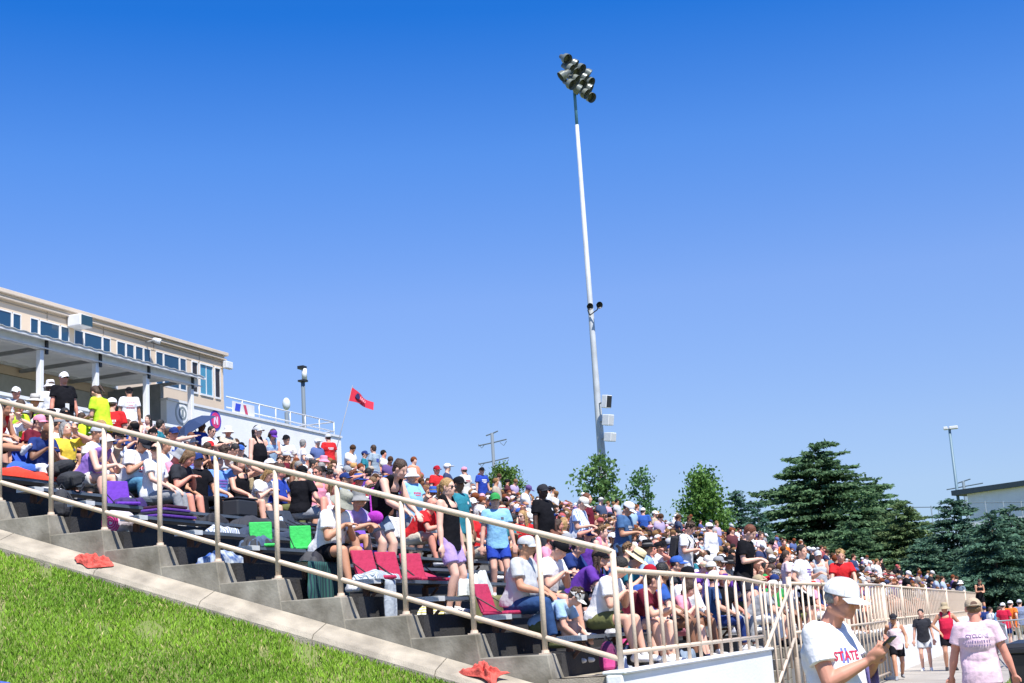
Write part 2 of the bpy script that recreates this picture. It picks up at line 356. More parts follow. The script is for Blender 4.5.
def g_tee(S, P, g, vox, sleeve=.62, t=.018):
    mb = MB(); f0, l0, u0 = S['F0']; u2 = S['F2'][2]; mb.loft(trunk_rings(S, g, t, P.get('sit'), 'tee')); torso(mb, S, g, t*.62, False)
    for sh, el, wr, hd, sg, cu in S['arms']:
        gg = .6+.4*g; l2 = S['F2'][1]; s0 = sh-l2*.05*sg+u2*.004
        if sleeve <= 1: e = sh+(el-sh)*sleeve; mb.caps(s0, .06*gg+t*.4, sh, .057*gg+t*.5); mb.cone(sh, .057*gg+t*.5, e, .06*gg+t*.9)
        else: mb.caps(s0, .06*gg+t*.3, sh, .057*gg+t*.4); mb.caps(sh, .058*gg+t*.4, el, .048*gg+t*.5); mb.cone(el, .048*gg+t*.5, el+(wr-el)*.9, .034+t*.5)
    return folds(voxel(mb, 'shirt', FAB, vox, 1), .022 if g > 1.05 else .018, int(g*100+len(P)), vox)
def g_tank(S, P, g, vox):
    mb = MB(); t = .01; f2, l2, u2 = S['F2']; mb.loft(trunk_rings(S, g, t, P.get('sit'), 'tank')); mb.ell(S['hip']+S['F1'][2]*.12+S['F1'][0]*.02*(g-1)*5, S['F1'], (.112*g**1.5+t, .142*g+t, .15), 18, 12); mb.ell(S['mid']+u2*.05, S['F2'], (.119*g+t, .156*g**.7+t, .15), 18, 12); mb.ell(S['neck']-u2*.13+f2*.013, S['F2'], (.109+t, .15+t, .07), 18, 12)
    for sg in (1, -1):
        a, b, c = S['neck']-u2*.13+l2*.085*sg+f2*.085, S['neck']+u2*.008+l2*.098*sg+f2*.005, S['neck']-u2*.13+l2*.085*sg-f2*.085
        b = b+u2*.022; mb.caps(a, .036, b, .046, 10); mb.caps(b, .046, c, .04, 10)
    return folds(voxel(mb, 'tank_top', FAB, min(vox, .014), 1), .012, int(g*90+len(P)), vox)
def g_legs(S, P, g, vox, frac=.62, t=.016):
    mb = MB(); f0, l0, u0 = S['F0']; gg = .55+.45*g
    mb.ell(S['hip']-u0*.02, S['F0'], (.12*g+t*.7, .165*(.6+.4*g)+t*.7, .12), 18, 12)
    for hj, kn, an, td in S['legs']:
        if frac <= 1:
            e = hj+(kn-hj)*frac; mb.caps(hj, .09*gg+t, hj+(e-hj)*.3, .088*gg+t); mb.cone(hj+(e-hj)*.25, .089*gg+t, e, (.074)*gg+t*1.6)
        else:
            mb.caps(hj, .09*gg+t, hj+(kn-hj)*.5, .078*gg+t); mb.caps(hj+(kn-hj)*.5, .078*gg+t, kn, .06*gg+t); e = kn+(an-kn)*(frac-1)
            mb.caps(kn, .058*gg+t*.9, kn+(e-kn)*.3, .058*gg+t); mb.cone(kn+(e-kn)*.3, .058*gg+t, e, .05*gg+t)
    return folds(voxel(mb, 'trousers', FAB, vox, 1), .012, int(g*70+frac*9), vox)
def g_shoe(S, P, i):
    mb = MB(); hj, kn, an, td = S['legs'][i]; d = V(td.x, td.y, td.z).normalized(); z = V(0, 0, 1)
    mb.caps(an-d*.035-z*.042, .042, an+d*.1-z*.047, .04, 10); mb.caps(an+d*.1-z*.047, .04, an+d*.175-z*.055, .031, 10); mb.caps(an-z*.04, .043, an+z*.005, .045, 10)
    return voxel(mb, 'shoe', FAB, .014, 1)
# ---- things worn on the head, in the head's own frame
def cap_mesh(brim=1, size=1.0, flat=False):
    mb = MB(); n = 28; m_ = 10; vs = []; fs = []; rx, ry, rz = .108*size, .0905*size, .096*size
    for i in range(m_+1):
        t = math.pi/2*i/m_
        for k in range(n):
            p = 2*math.pi*k/n; front = .012*max(0, math.cos(p))
            vs.append((-.012+(rx)*math.cos(t)*math.cos(p), ry*math.cos(t)*math.sin(p), .024+rz*(math.sin(t)**.86)+front*math.sin(2*t)))
    for i in range(m_):
        for k in range(n): fs.append((i*n+k, i*n+(k+1) % n, (i+1)*n+(k+1) % n, (i+1)*n+k))
    mb.add(vs, fs); mb.add([(x*.965-.0004, y*.965, z-.004) for x, y, z in vs], [f[::-1] for f in fs])
    mb.lathe((-.012, 0, .119), [(.008, 0), (.007, .003), (.002, .005)], 10)
    if brim:
        s = brim; top = []; nn = 14; mm = 6
        for j in range(mm+1):
            r = j/mm
            for i in range(nn+1):
                a = (i/nn-.5)*2; y = a*.08*(1-.12*r*abs(a)); x0 = .098*math.sqrt(max(0, 1-(y/.094)**2))-.012; ext = .094*math.sqrt(max(0, 1-abs(a*.98)**2.6))
                top.append((s*(x0-.004+ext*r), y, .03-.011*(a*a)*1.6*(1)-r*.02+(0 if flat else 0)))
        W = nn+1; q = []
        for j in range(mm):
            for i in range(nn): q.append((j*W+i, (j+1)*W+i, (j+1)*W+i+1, j*W+i+1))
        mb.add(top, q); mb.add([(x, y, z-.004) for x, y, z in top], [f[::-1] for f in q])
        e = [mm*W+i for i in range(W)]; N = len(top)
        mb.add([top[i] for i in e]+[(top[i][0], top[i][1], top[i][2]-.004) for i in e], [(i, i+W, i+W+1, i+1) for i in range(W-1)])
    me = mb.mesh('cap', FAB, True); return me
def hat_mesh(rb=.17, droop=.03, crown=.1, rx=.1, mat2=None):
    mb = MB(); n = 28
    prof = [(rb, .02-droop), (rb*.85, .022-droop*.4), (.105, .03), (.101, .05)]
    if mat2: mb.mi = 0
    mb.lathe((-.01, 0, 0), prof, n, cap=False); mb.lathe((-.01, 0, 0), [(r, h-.006) for r, h in prof[:3]], n, cap=False)
    mb.mi = 1 if mat2 else 0; mb.lathe((-.01, 0, 0), [(.1015, .045), (.1, .075)], n, cap=False)
    mb.mi = 0; mb.lathe((-.01, 0, 0), [(.1, .075), (.097, .1), (.085, .045+crown), (.05, .052+crown), (.005, .048+crown)], n, cap=False)
    mb.v = [(x, y*.9, z) for x, y, z in mb.v]
    return mb.mesh('hat', [FAB, mat2] if mat2 else FAB, True)
X3 = (V(1,0,0), V(0,1,0), V(0,0,1))
def hair_mesh(kind):
    mb = MB(); rr = random.Random(hash(kind) % 97)
    if kind != 'bald': mb.ell((-.022, 0, .036), X3, (.1, .086, .098), 20, 14)
    if kind == 'bald': mb.ell((-.036, 0, -.0), X3, (.078, .0845, .055), 18, 12)
    if kind == 'short' or kind == 'messy': mb.ell((-.045, 0, -.015), X3, (.068, .078, .07), 14, 10)
    if kind == 'messy' :
        for _ in range(46):
            a = rr.uniform(0, 6.28); e = rr.uniform(.1, 1.5); d = V(math.cos(a)*math.cos(e), math.sin(a)*math.cos(e), math.sin(e)); p = V(-.018+d.x*.092, d.y*.08, .038+d.z*.09)
            mb.caps(p, .016, p+(d+V(.5, rr.uniform(-.4, .4), rr.uniform(-.3, .3)))*.02, .009, 6)
    if kind in ('long', 'pony', 'bun', 'bob'): mb.ell((-.05, 0, -.02), X3, (.062, .08, .08), 14, 10)
    if kind == 'long':
        for y in (-.06, -.03, 0, .03, .06): mb.caps((-.05, y, .0), .035, (-.075-.01*rr.random(), y*1.25, -.26-.03*rr.random()), .018, 8)
        for s in (1, -1): mb.caps((-.0, .072*s, .02), .02, (.0, .085*s, -.2), .014, 8)
    if kind == 'bob':
        for y in (-.065, 0, .065): mb.caps((-.045, y, .0), .04, (-.055, y*1.1, -.11), .025, 8)
        for s in (1, -1): mb.caps((.0, .075*s, .02), .02, (.005, .08*s, -.09), .016, 8)
    if kind == 'pony': mb.caps((-.1, 0, .055), .024, (-.15, 0, .03), .03, 8); mb.caps((-.15, 0, .03), .03, (-.16, 0, -.13), .014, 8)
    if kind == 'bun': mb.ell((-.1, 0, .09), X3, (.042, .04, .038), 12, 8)
    if kind == 'nape': mb.v = []; mb.f = []; mb.m = []; mb.ell((-.043, 0, -.002), X3, (.066, .0795, .056), 14, 10)
    me = voxel(mb, 'hair', HAIR, .009 if kind != 'messy' else .007, 2)
    return me
def glasses_mesh():
    mb = MB()
    for s in (1, -1):
        mb.ell((.087, .031*s, .004), X3, (.009, .026, .019), 10, 8); mb.tube([(.084, .055*s, .01), (.05, .078*s, .01), (-.0, .083*s, .004)], .003, 6)
    mb.tube([(.094, .012, .008), (.096, 0, .01), (.094, -.012, .008)], .003, 6)
    return mb.mesh('sunglasses', BLACK, True)
def eyes_mesh():
    mb = MB()
    for s in (1, -1): mb.ell((.0795, .032*s, .004), X3, (.0075, .012, .0055), 10, 8)
    return mb.mesh('eyes', pm('dark_eye', (.03, .025, .02), rough=.2), True)
STRAWM = pm('straw', (.66, .5, .28), rough=.9, noise=.25, nscale=60, bump=.5, bscale=90)
HEADW = {}
def headwear(k):
    if k in HEADW: return HEADW[k]
    if k == 'cap': me = cap_mesh()
    elif k == 'backcap': me = cap_mesh(-1)
    elif k == 'bucket': me = hat_mesh(.165, .045, .085)
    elif k == 'widehat': me = hat_mesh(.19, .02, .09, mat2=pm('hat_band_grey', (.2, .19, .18)))
    elif k == 'straw': me = hat_mesh(.20, .01, .1, mat2=BLACK)
    elif k == 'visor':
        me = cap_mesh(); bm = bmesh.new(); bm.from_mesh(me); bmesh.ops.delete(bm, geom=[v for v in bm.verts if v.co.z > .062], context='VERTS'); bm.to_mesh(me); bm.free()
    elif k == 'glasses': me = glasses_mesh()
    elif k == 'eyes': me = eyes_mesh()
    else: me = hair_mesh(k)
    HEADW[k] = me; return me
# ---- poses
POSES = {
 'sit_lap': dict(sit=True, lean=14, hands=((.38, .09, .63), (.38, -.09, .63)), hpitch=6),
 'sit_phone': dict(sit=True, lean=26, hands=((.38, .05, .80), (.38, -.05, .80)), hpitch=38),
 'sit_elbows': dict(sit=True, lean=42, hands=((.6, .04, .66), (.6, -.05, .66)), hpitch=2),
 'sit_up': dict(sit=True, lean=3, hands=((.3, .16, .6), (.3, -.16, .6)), hpitch=-4, hyaw=-12),
 'sit_shade': dict(sit=True, lean=6, hands=((.36, .08, .63), (.20, -.10, 1.25, .3, .8, .3, .2)), hpitch=0),
 'sit_drink': dict(sit=True, lean=4, hands=((.2, .04, 1.12, .4, -.3, .6, 1), (.36, -.1, .63)), hpitch=-14),
 'sit_turn': dict(sit=True, lean=8, hands=((.35, .12, .62), (.32, -.2, .62)), hyaw=-52, twist=-16),
 'sit_away': dict(sit=True, lean=8, hands=((.35, .12, .62), (.32, -.2, .62)), hyaw=48, twist=12),
 'sit_low': dict(sit=True, lean=58, hands=((.62, .1, .36), (.6, -.1, .32)), hpitch=40),
 'legs_out': dict(sit=True, lean=34, hands=((.48, .1, .62), (.5, -.1, .62)), hpitch=22, feet=((.86, .09, .34, .6), (.84, -.09, .30, .6))),
 'stand': dict(hands=((.06, .27, .86), (.04, -.27, .86)), apole=(-.8, .3, 0), hyaw=-8),
 'stand_phone': dict(lean=10, hands=((.3, .05, 1.13), (.3, -.05, 1.13)), hpitch=34, apole=(-.5, .5, -.8)),
 'stand_hip': dict(hands=((.08, .19, 1.0), (.08, -.19, 1.0)), apole=(-.35, .9, -.2), hyaw=10),
 'stand_talk': dict(hands=((.32, .1, 1.2), (.10, -.22, .95)), apole=(-.5, .5, -.6), hyaw=-25, lean=3),
 'stand_shade': dict(hands=((.06, .26, .86), (.2, -.1, 1.66, .3, .8, .2, .2)), apole=(.0, .9, -.5)),
 'stand_bend': dict(lean=40, hip=(-.12, 0, .92), hands=((.44, .12, .86), (.46, -.12, .86)), hpitch=26),
 'walk': dict(hands=((.2, .25, .93), (-.18, -.27, .9)), feet=((-.24, .09, .05), (.30, -.09)), hip=(0, 0, .91), hpitch=8, apole=(-.8, .3, 0)),
 'hold_rail': dict(lean=10, hands=((.42, .2, 1.0), (.42, -.18, 1.0)), hpitch=12, apole=(-.5, .6, -.8)),
}
PROTO = {}
def proto(pose, part, g=1.0, vox=.0145):
    key = (pose, part, g, vox)
    if key in PROTO: return PROTO[key]
    P = POSES[pose]; S = PROTO.setdefault(('S', pose), skeleton(P))
    if part == 'body': me = make_body(S, P, g, vox)
    elif part == 'tee': me = g_tee(S, P, g, vox)
    elif part == 'long': me = g_tee(S, P, g, vox, 2)
    elif part == 'tank': me = g_tank(S, P, g, vox)
    elif part == 'shorts': me = g_legs(S, P, g, vox, .66)
    elif part == 'trousers': me = g_legs(S, P, g, vox, 1.86, .012)
    elif part == 'shoe0': me = g_shoe(S, P, 0)
    elif part == 'shoe1': me = g_shoe(S, P, 1)
    PROTO[key] = me; return me
def head_matrix(pose):
    S = PROTO.get(('S', pose)) or PROTO.setdefault(('S', pose), skeleton(POSES[pose])); f, l, u = S['HF']
    m = Matrix((f, l, u)).transposed().to_4x4(); m.translation = S['head']; return m
C = dict(white=(.8, .8, .82), offwhite=(.66, .64, .6), grey=(.3, .31, .33), lightgrey=(.5, .52, .55), black=(.008, .008, .011), charcoal=(.03, .032, .04), navy=(.02, .04, .16),
 blue=(.04, .11, .40), royal=(.025, .06, .36), lightblue=(.33, .48, .70), skyblue=(.25, .5, .72), teal=(.03, .2, .26), red=(.6, .025, .03), cardinal=(.38, .015, .03), crimson=(.55, .02, .06), pink=(.8, .3, .42), palepink=(.8, .64, .68),
 magenta=(.5, .03, .28), purple=(.12, .04, .30), lavender=(.42, .3, .62), neon=(.55, .85, .04), green=(.04, .3, .08), olive=(.14, .15, .06), orange=(.8, .18, .03), yellow=(.75, .55, .06),
 khaki=(.42, .34, .22), tan=(.48, .38, .27), beige=(.6, .53, .42), denim=(.03, .07, .18), brown=(.12, .06, .03), maroon=(.14, .015, .03), camo=(.16, .17, .11))
HC = dict(black=(.012, .01, .009), brown=(.06, .03, .015), auburn=(.16, .045, .015), blond=(.45, .27, .1), grey=(.3, .29, .28), white=(.6, .58, .55), darkblond=(.2, .11, .045))
SKC = dict(fair=(.66, .36, .26), pale=(.72, .43, .33), tanned=(.52, .26, .16), brown=(.22, .1, .055), dark=(.07, .032, .02), red=(.66, .28, .2))
def chest_print(pose, g, vox, kind, back=False):
    """a block print lying on the cloth, shared by everyone in the same pose"""
    key = ('print', pose, g, kind, back)
    if key in PROTO: return PROTO[key]
    me = proto(pose, 'tee', g, vox); S = PROTO[('S', pose)]; f2, l2, u2 = S['F2']; nk = S['neck']; sgn = -1 if back else 1; d = f2*sgn; r_ = l2*sgn
    bv = BVHTree.FromPolygons([v.co[:] for v in me.vertices], [q.vertices[:] for q in me.polygons]); mb = MB(); rr = random.Random(kind)
    def patch(x0, x1, z0, z1):
        n = max(1, int((x1-x0)/.025)); m = max(1, int((z1-z0)/.03)); g_ = []
        for j in range(m+1):
            for i in range(n+1):
                pp = nk-u2*(z0+(z1-z0)*j/m)+r_*(x0+(x1-x0)*i/n); h = bv.ray_cast(pp+d*.5, -d); g_.append((h[0]+d*.005) if h[0] else pp+d*.12)
        W = n+1; mb.add(g_, [(j*W+i, (j+1)*W+i, (j+1)*W+i+1, j*W+i+1) for j in range(m) for i in range(n)])
    if kind == 0:
        for q in range(5): patch(-.09+.038*q, -.09+.038*q+.026, .15, .19)
        patch(-.07, .07, .205, .22)
    elif kind == 1: patch(-.06, .06, .15, .26)
    elif kind == 2:
        for q in range(3):
            w_ = rr.uniform(.05, .1); patch(-w_, w_, .14+.045*q, .165+.045*q)
    else: patch(.05, .1, .13, .17)
    out = mb.mesh('print', PAINT, True); PROTO[key] = out; return out
def person(x, y, z, pose, rz=0, skin='fair', top=('tee', 'white'), bottom=('shorts', 'black'), hats=(('short', 'brown'),), shoes='white', g=1.0, s=1.0, label=None, group=None, vox=.0145, extra=None, simple=False):
    o = inst('person', proto(pose, 'body', g, vox), None, (x, y, z), (0, 0, R(rz)), s, SKC[skin]); tag(o, label, 'person', group)
    cf = lambda c: C[c] if isinstance(c, str) else c
    kids = {}
    if top: kids['top'] = inst({'tee': 'shirt', 'long': 'long_sleeved_shirt', 'tank': 'tank_top'}[top[0]], proto(pose, top[0], g, vox), o, color=cf(top[1]))
    if bottom: inst({'shorts': 'shorts', 'trousers': 'trousers'}[bottom[0]], proto(pose, bottom[0], g, vox), o, color=cf(bottom[1]))
    if shoes and not simple:
        for i in (0, 1): inst('shoe', proto(pose, 'shoe%d' % i), o, color=cf(shoes))
    hm = head_matrix(pose)
    for k, c in hats:
        nm = {'cap': 'cap', 'backcap': 'cap', 'bucket': 'bucket_hat', 'widehat': 'sun_hat', 'straw': 'straw_hat', 'visor': 'visor', 'glasses': 'sunglasses', 'eyes': 'eyes'}.get(k, 'hair')
        h = inst(nm, headwear(k), o, color=(HC.get(c, (.05, .03, .02)) if nm == 'hair' else cf(c))); h.matrix_local = hm
    o['_p'] = 1
    return o, kids
ROWX = lambda k: -6.1-.81*k          # hip line of the people seated on bench k
STX = lambda k: -5.68-.81*k          # feet of the people standing on tread k
TZ = lambda k: 1.43+.255*k
TAKEN = []
def seat(k, px, py, pose='sit_lap', dx=0, dz=0, **kw):
    """someone on bench k; px, py say along which sight line the row is met"""
    hm = head_matrix(pose).translation; s = kw.get('s', 1.0); rz = R(kw.get('rz', 0)); ymin = kw.pop('ymin', 15.3)
    st = not POSES[pose].get('sit'); X = (STX(k) if st else ROWX(k))+dx
    hx = X+(hm.x*math.cos(rz)-hm.y*math.sin(rz))*s
    p = on_x(px, py, hx); y = p.y-(hm.x*math.sin(rz)+hm.y*math.cos(rz))*s
    if y < ymin: print('CLAMP', kw.get('label'), y); y = ymin; p = V(p.x, ymin, TZ(k)+hm.z)
    TAKEN.append((k, y, st)); z = TZ(k)+dz
    if not st: z += .45*(1-s)
    err = p.z-(z+hm.z*s); cor = max(-.13, min(.15, err))
    if st: s = s*(1+cor/1.75); kw['s'] = s
    else: z += cor*.8
    err -= cor
    if abs(err) > .12: print('HEIGHT %-40s k=%d Y=%.1f err %+.2f' % (kw.get('label', '')[:40], k, y, err))
    return person(X, y, z, pose, **kw)
# ================================================================== ground
def y_for(px, X, Z, lo=4, hi=140):
    """where a line along the rows (fixed X, Z) is met by the sight line px"""
    for _ in range(50):
        m = (lo+hi)/2
        if proj((X, m, Z))[0] < px: lo = m
        else: hi = m
    return (lo+hi)/2
def hill(X, Y):
    if Y <= 14.42:
        z = .96+.312*(-5.62-X)-.30*(14.05-min(Y, 14.05)); z = max(0, z) if z > .25 else max(0, .5*(z+.25)**2*1.0 if z > -.25 else 0)
        return min(z, 6.3)
    if Y > 93: return max(0, min(.31*(-5.3-X), 6)-.25*(Y-93))
    if X < -22.8: return 6.1-(0 if X > -45 else min(6, (-45-X)*.1))
    if X < -5.6: return max(0, .315*(-5.3-X)-.6)
    return 0
xs = sorted(set([-900, -500, -250, -150, -100, -80, -60, -45, -35, -28]+[round(-23+.45*i, 3) for i in range(55)]+[2, 5, 10, 25, 60, 150, 400, 900]))
ys = sorted(set([-600, -200, -60, -20, -5]+[round(.5*i, 3) for i in range(32)]+[14.42, 14.43, 16, 20, 30, 50, 70, 90, 93, 100, 110, 120, 150, 250, 500, 1000, 2500]))
rz_ = random.Random(3)
vs = [(x, y, hill(x, y)-(.0 if not (y > 14.42 and y < 93 and x < -4) else .12)+(rz_.uniform(-.015, .015) if x < -5 and 2 < y < 14 else 0)) for y in ys for x in xs]
W_ = len(xs); fs = [(j*W_+i, j*W_+i+1, (j+1)*W_+i+1, (j+1)*W_+i) for j in range(len(ys)-1) for i in range(W_-1)]
lawn = mat('lawn_soil', (.11, .17, .03), rough=.95, col2=(.20, .18, .08), nscale=.9, bump=.6, bscale=30, detail=9)
mb = MB(); mb.add(vs, fs); g_ = mb.build('ground', lawn, smooth=True); tag(g_, kind='structure')
mb = MB(); mb.box(-5.0, -1.72, -2, 92, -.06, .012)
tag(mb.build('path', PATHM), kind='structure')
# joints in the path are shallow grooves of darker sealant
mb = MB()
for i in range(18):
    y = 4+5*i; mb.box(-4.95, -1.74, y, y+.03, .012, .0155)
tag(mb.build('path_joints', GREYT), kind='structure')
# grass blades on the embankment
def grass(name, pts, h, mat_, seed):
    r = np.random.default_rng(seed); n = len(pts); a = r.uniform(0, 2*np.pi, n); hh = h*r.uniform(.45, 1.15, n)
    dx, dy = np.cos(a), np.sin(a); wd = .0035+.0025*r.random(n); le = r.uniform(.1, .75, n)*hh; b = r.uniform(0, 2*np.pi, n)
    v = np.empty((n, 4, 3)); v[:, 0] = pts+np.c_[dx*wd, dy*wd, -.01*np.ones(n)]; v[:, 1] = pts-np.c_[dx*wd, dy*wd, .01*np.ones(n)]
    mid = pts+np.c_[np.cos(b)*le*.35, np.sin(b)*le*.35, hh*.6]; v[:, 2] = mid-np.c_[dx*wd, dy*wd, 0*dx]*.8; v[:, 3] = pts+np.c_[np.cos(b)*le, np.sin(b)*le, hh]
    me = bpy.data.meshes.new(name); me.vertices.add(n*4); me.vertices.foreach_set('co', v.ravel())
    f = np.arange(n)[:, None]*4+np.array([0, 1, 2, 3]); me.loops.add(n*4); me.loops.foreach_set('vertex_index', f.ravel().astype(np.int32))
    me.polygons.add(n); me.polygons.foreach_set('loop_start', np.arange(n, dtype=np.int32)*4)
    ca = me.color_attributes.new('Col', 'FLOAT_COLOR', 'POINT'); t = r.random(n)
    u = np.clip(.5+.5*np.sin(pts[:, 0]*2.1+np.sin(pts[:, 1]*1.7)*1.6)*np.cos(pts[:, 1]*1.3+pts[:, 0]*.8)+r.normal(0, .22, n), 0, 1)
    g1 = np.array([.12, .25, .016]); g2 = np.array([.23, .40, .03]); g3 = np.array([.45, .40, .17])
    col = g1*(1-u[:, None])+g2*u[:, None]; dry = (t > .93)[:, None]; col = np.where(dry, g3, col)*r.uniform(.75, 1.2, (n, 1))
    cc = np.ones((n, 4, 4)); cc[:, :, :3] = col[:, None, :]; ca.data.foreach_set('color', cc.astype(np.float32).ravel())
    me.materials.append(mat_); me.update(); me.validate(); o = bpy.data.objects.new(name, me); COL.objects.link(o); tag(o, kind='stuff'); return o
GRM = mat('grass_blade', attr='Col', rough=.6, spec=.3)
pts = []
rg = np.random.default_rng(5); N = 330000
cand = np.c_[rg.uniform(-15, -4.9, N), rg.uniform(6.5, 14.08, N)]
hv = np.array([hill(a, b) for a, b in cand])
P3 = np.c_[cand, hv]; rel = P3-np.array(CAM); zz = rel@np.array(Fv); pxs = CX+F_PX*(rel@np.array(Rv))/zz; pys = CY-F_PX*(rel@np.array(Uv))/zz
bare = np.sin(cand[:, 0]*2.6+1.3+np.sin(cand[:, 1]*3.1))*np.sin(cand[:, 1]*2.3+cand[:, 0]*1.1+.6)+.35*np.sin(cand[:, 0]*9+cand[:, 1]*7)
keep = (pxs > -80) & (pxs < 640) & (pys < 760) & (hv > .02) & ((bare < .8) | (rg.random(N) < .22))
grass('grass', P3[keep], .062, GRM, 4)
N = 40000; cand = np.c_[rg.uniform(-1.7, 2.5, N), rg.uniform(18, 56, N)]
grass('grass', np.c_[cand, np.zeros(N)], .08, GRM, 9)

# ================================================================== grandstand
gs = empty('grandstand', (-12, 50, 0), 'long concrete grandstand of bench rows climbing to the press box', 'grandstand')
def world_child(o, par):
    o.parent = par; o.matrix_parent_inverse = Matrix.Translation(-Vector(par.location)); return o
def wb(mb, name, m, par, **k):
    o = mb.build(name, m, None, **k); world_child(o, par); return o
Y0, Y1 = 14.4, 92.0
mb = MB()                                                       # the terraces: one solid stepped slab
prof = [(-5.3, 0.0), (-5.3, 1.17)]
for k in range(19): prof += [(-5.3-.81*k, TZ(k)), (-5.3-.81*(k+1), TZ(k))]
prof += [(-20.69, 6.275), (-22.4, 6.275), (-22.4, 0)]
prof = [(-5.3, 0), (-5.3, TZ(0))]+prof[3:]
def extrude(mb, prof, ya, yb):
    n = len(prof); vs = [(x, ya, z) for x, z in prof]+[(x, yb, z) for x, z in prof]
    mb.add(vs, [tuple(range(n-1, -1, -1)), tuple(range(n, 2*n))]+[(i, i+n, (i+1) % n+n, (i+1) % n) for i in range(n)][::1])
def fixn(o):
    bm = bmesh.new(); bm.from_mesh(o.data); bmesh.ops.recalc_face_normals(bm, faces=bm.faces); bm.to_mesh(o.data); bm.free(); return o
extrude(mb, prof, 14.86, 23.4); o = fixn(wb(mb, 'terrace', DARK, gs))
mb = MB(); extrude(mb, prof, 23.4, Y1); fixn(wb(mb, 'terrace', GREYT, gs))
# front walk and front wall, with the notch of the stair
mb = MB(); mb.box(-5.3, -4.62, 14.4, 21.9, .0, 1.17); wb(mb, 'front_walk', CURBM, gs)
mb = MB(); mb.box(-5.3, -4.86, 24.4, 36.9, .0, 1.17); mb.box(-5.3, -5.03, 36.9, Y1, 0, 1.17); wb(mb, 'front_walk', CURBM, gs)
mb = MB(); mb.box(-4.62, -4.44, 14.25, 21.9, -.1, 1.19); mb.box(-4.66, -4.40, 14.25, 21.9, 1.19, 1.23); wb(mb, 'front_wall', WHITEW, gs, bevel=.02)
mb = MB(); mb.box(-4.86, -4.72, 24.4, 36.9, -.1, 1.16); wb(mb, 'front_wall', GREYT, gs, bevel=.02)
mb = MB(); mb.box(-5.03, -4.9, 36.9, Y1, -.1, 1.22); mb.box(-5.03, -4.44, 36.75, 36.9, -.1, 1.2); wb(mb, 'front_wall', WHITEW, gs, bevel=.02)
for i in range(7):
    mb = MB(); y = 21.95+.35*i; mb.box(-5.28, -4.64, y, 24.4, .167*i, .167*(i+1)-.002); wb(mb, 'stair_step', CONC, gs, bevel=.01)
# stepped curb at the near end, each block tapering outwards
for k in range(-1, 20):
    xr = -5.3-.81*k; xl = xr-.81; z = TZ(k) if k >= 0 else 1.17; lo = z-.62
    if k == -1: xr = -4.68
    mb = MB()
    mb.hexa([(xl-.02, 14.4, lo), (xr+.1, 14.4, lo), (xr+.1, 14.97, lo), (xl-.02, 14.97, lo), (xl-.02, 14.42, z), (xr-.0, 14.42, z), (xr-.03, 14.76, z), (xl-.02, 14.76, z)])
    wb(mb, 'curb_step', CONC, gs, bevel=.012)
# sloping curb strip at the foot of the blocks
mb = MB()
def strip(x): return .93+.3135*(-5.62-x)
a, b = -22.5, -5.0
def stripv(x): z = strip(x)+.03; return [(x, 14.405, z+.23), (x, 14.11, z+.115), (x, 14.07, z+.06), (x, 14.06, z-.35), (x, 14.405, z-.35)]
segs = [a+(b-a)*i/12 for i in range(13)]+[-4.6]
for i in range(12):
    A, B = stripv(segs[i]+.006), stripv(segs[i+1]-.006)
    mb.add(A+B, [(q, (q+1) % 5, (q+1) % 5+5, q+5) for q in range(5)]+[(4, 3, 2, 1, 0), (5, 6, 7, 8, 9)])
mb.hexa([(-5.0, 14.03, .3), (-4.44, 14.03, .3), (-4.44, 14.40, .3), (-5.0, 14.40, .3), (-5.0, 14.06, .86), (-4.44, 14.1, .84), (-4.44, 14.4, 1.1), (-5.0, 14.40, .98)])
fixn(wb(mb, 'curb_strip', CURBM, gs))
# ------------------------------------------------ benches
ORD = ['first', 'second', 'third', 'fourth', 'fifth', 'sixth', 'seventh', 'eighth', 'ninth', 'tenth', 'eleventh', 'twelfth', 'thirteenth', 'fourteenth', 'fifteenth', 'sixteenth', 'seventeenth', 'eighteenth', 'nineteenth', 'twentieth', 'twenty-first']
BX = lambda k: -6.11-.81*k
BZ = lambda k: 1.43+.255*k+.45
bm_pl = {}
def bench_pl(ya, yb):
    mb = MB(); n = int((yb-ya)/4.6)+1
    for i in range(n):
        y0 = ya+(yb-ya)*i/n; y1 = ya+(yb-ya)*(i+1)/n-.012
        mb.box(-.135, .135, y0, y1, -.04, 0)
    return mb.mesh('seat_plank', ALU)
def bracket_me():
    mb = MB(); mb.box(-.11, .11, -.03, .03, -.075, -.042); mb.box(-.13, -.07, -.035, .035, -.44, -.07); mb.obox((-.03, 0, -.2), (1, 0, 1), (0, 1, 0), (-1, 0, 1), .16, .015, .015)
    return mb.mesh('bracket', RUST)
brk = bracket_me(); mbc = MB(); mbc.box(-.145, .145, -.18, .004, -.052, .006); ecap = mbc.mesh('end_cap', CAPM)
plA, plB = bench_pl(14.97, 23.5), bench_pl(24.7, 91.6)
for k in range(-1, 19):
    if k == -1: X, Z = -5.24, 1.60
    else: X, Z = BX(k), BZ(k)
    b = empty('bench', (X, 0, Z), 'aluminium bench running along the %s row up from the front walk' % ORD[k+1], 'bench', 'rows of aluminium benches')
    if k >= 0 or True:
        inst('seat_plank', plA, b); inst('end_cap', ecap, b, (0, 14.97+.18, 0))
        if k >= 0: inst('seat_plank', plB, b)
    for y in [15.25, 16.9, 18.6, 20.3, 22.2]+([25.5, 28, 31, 35, 40, 46, 53, 61, 70, 80, 90] if k >= 0 else []): inst('bracket', brk, b, (0, y, 0))

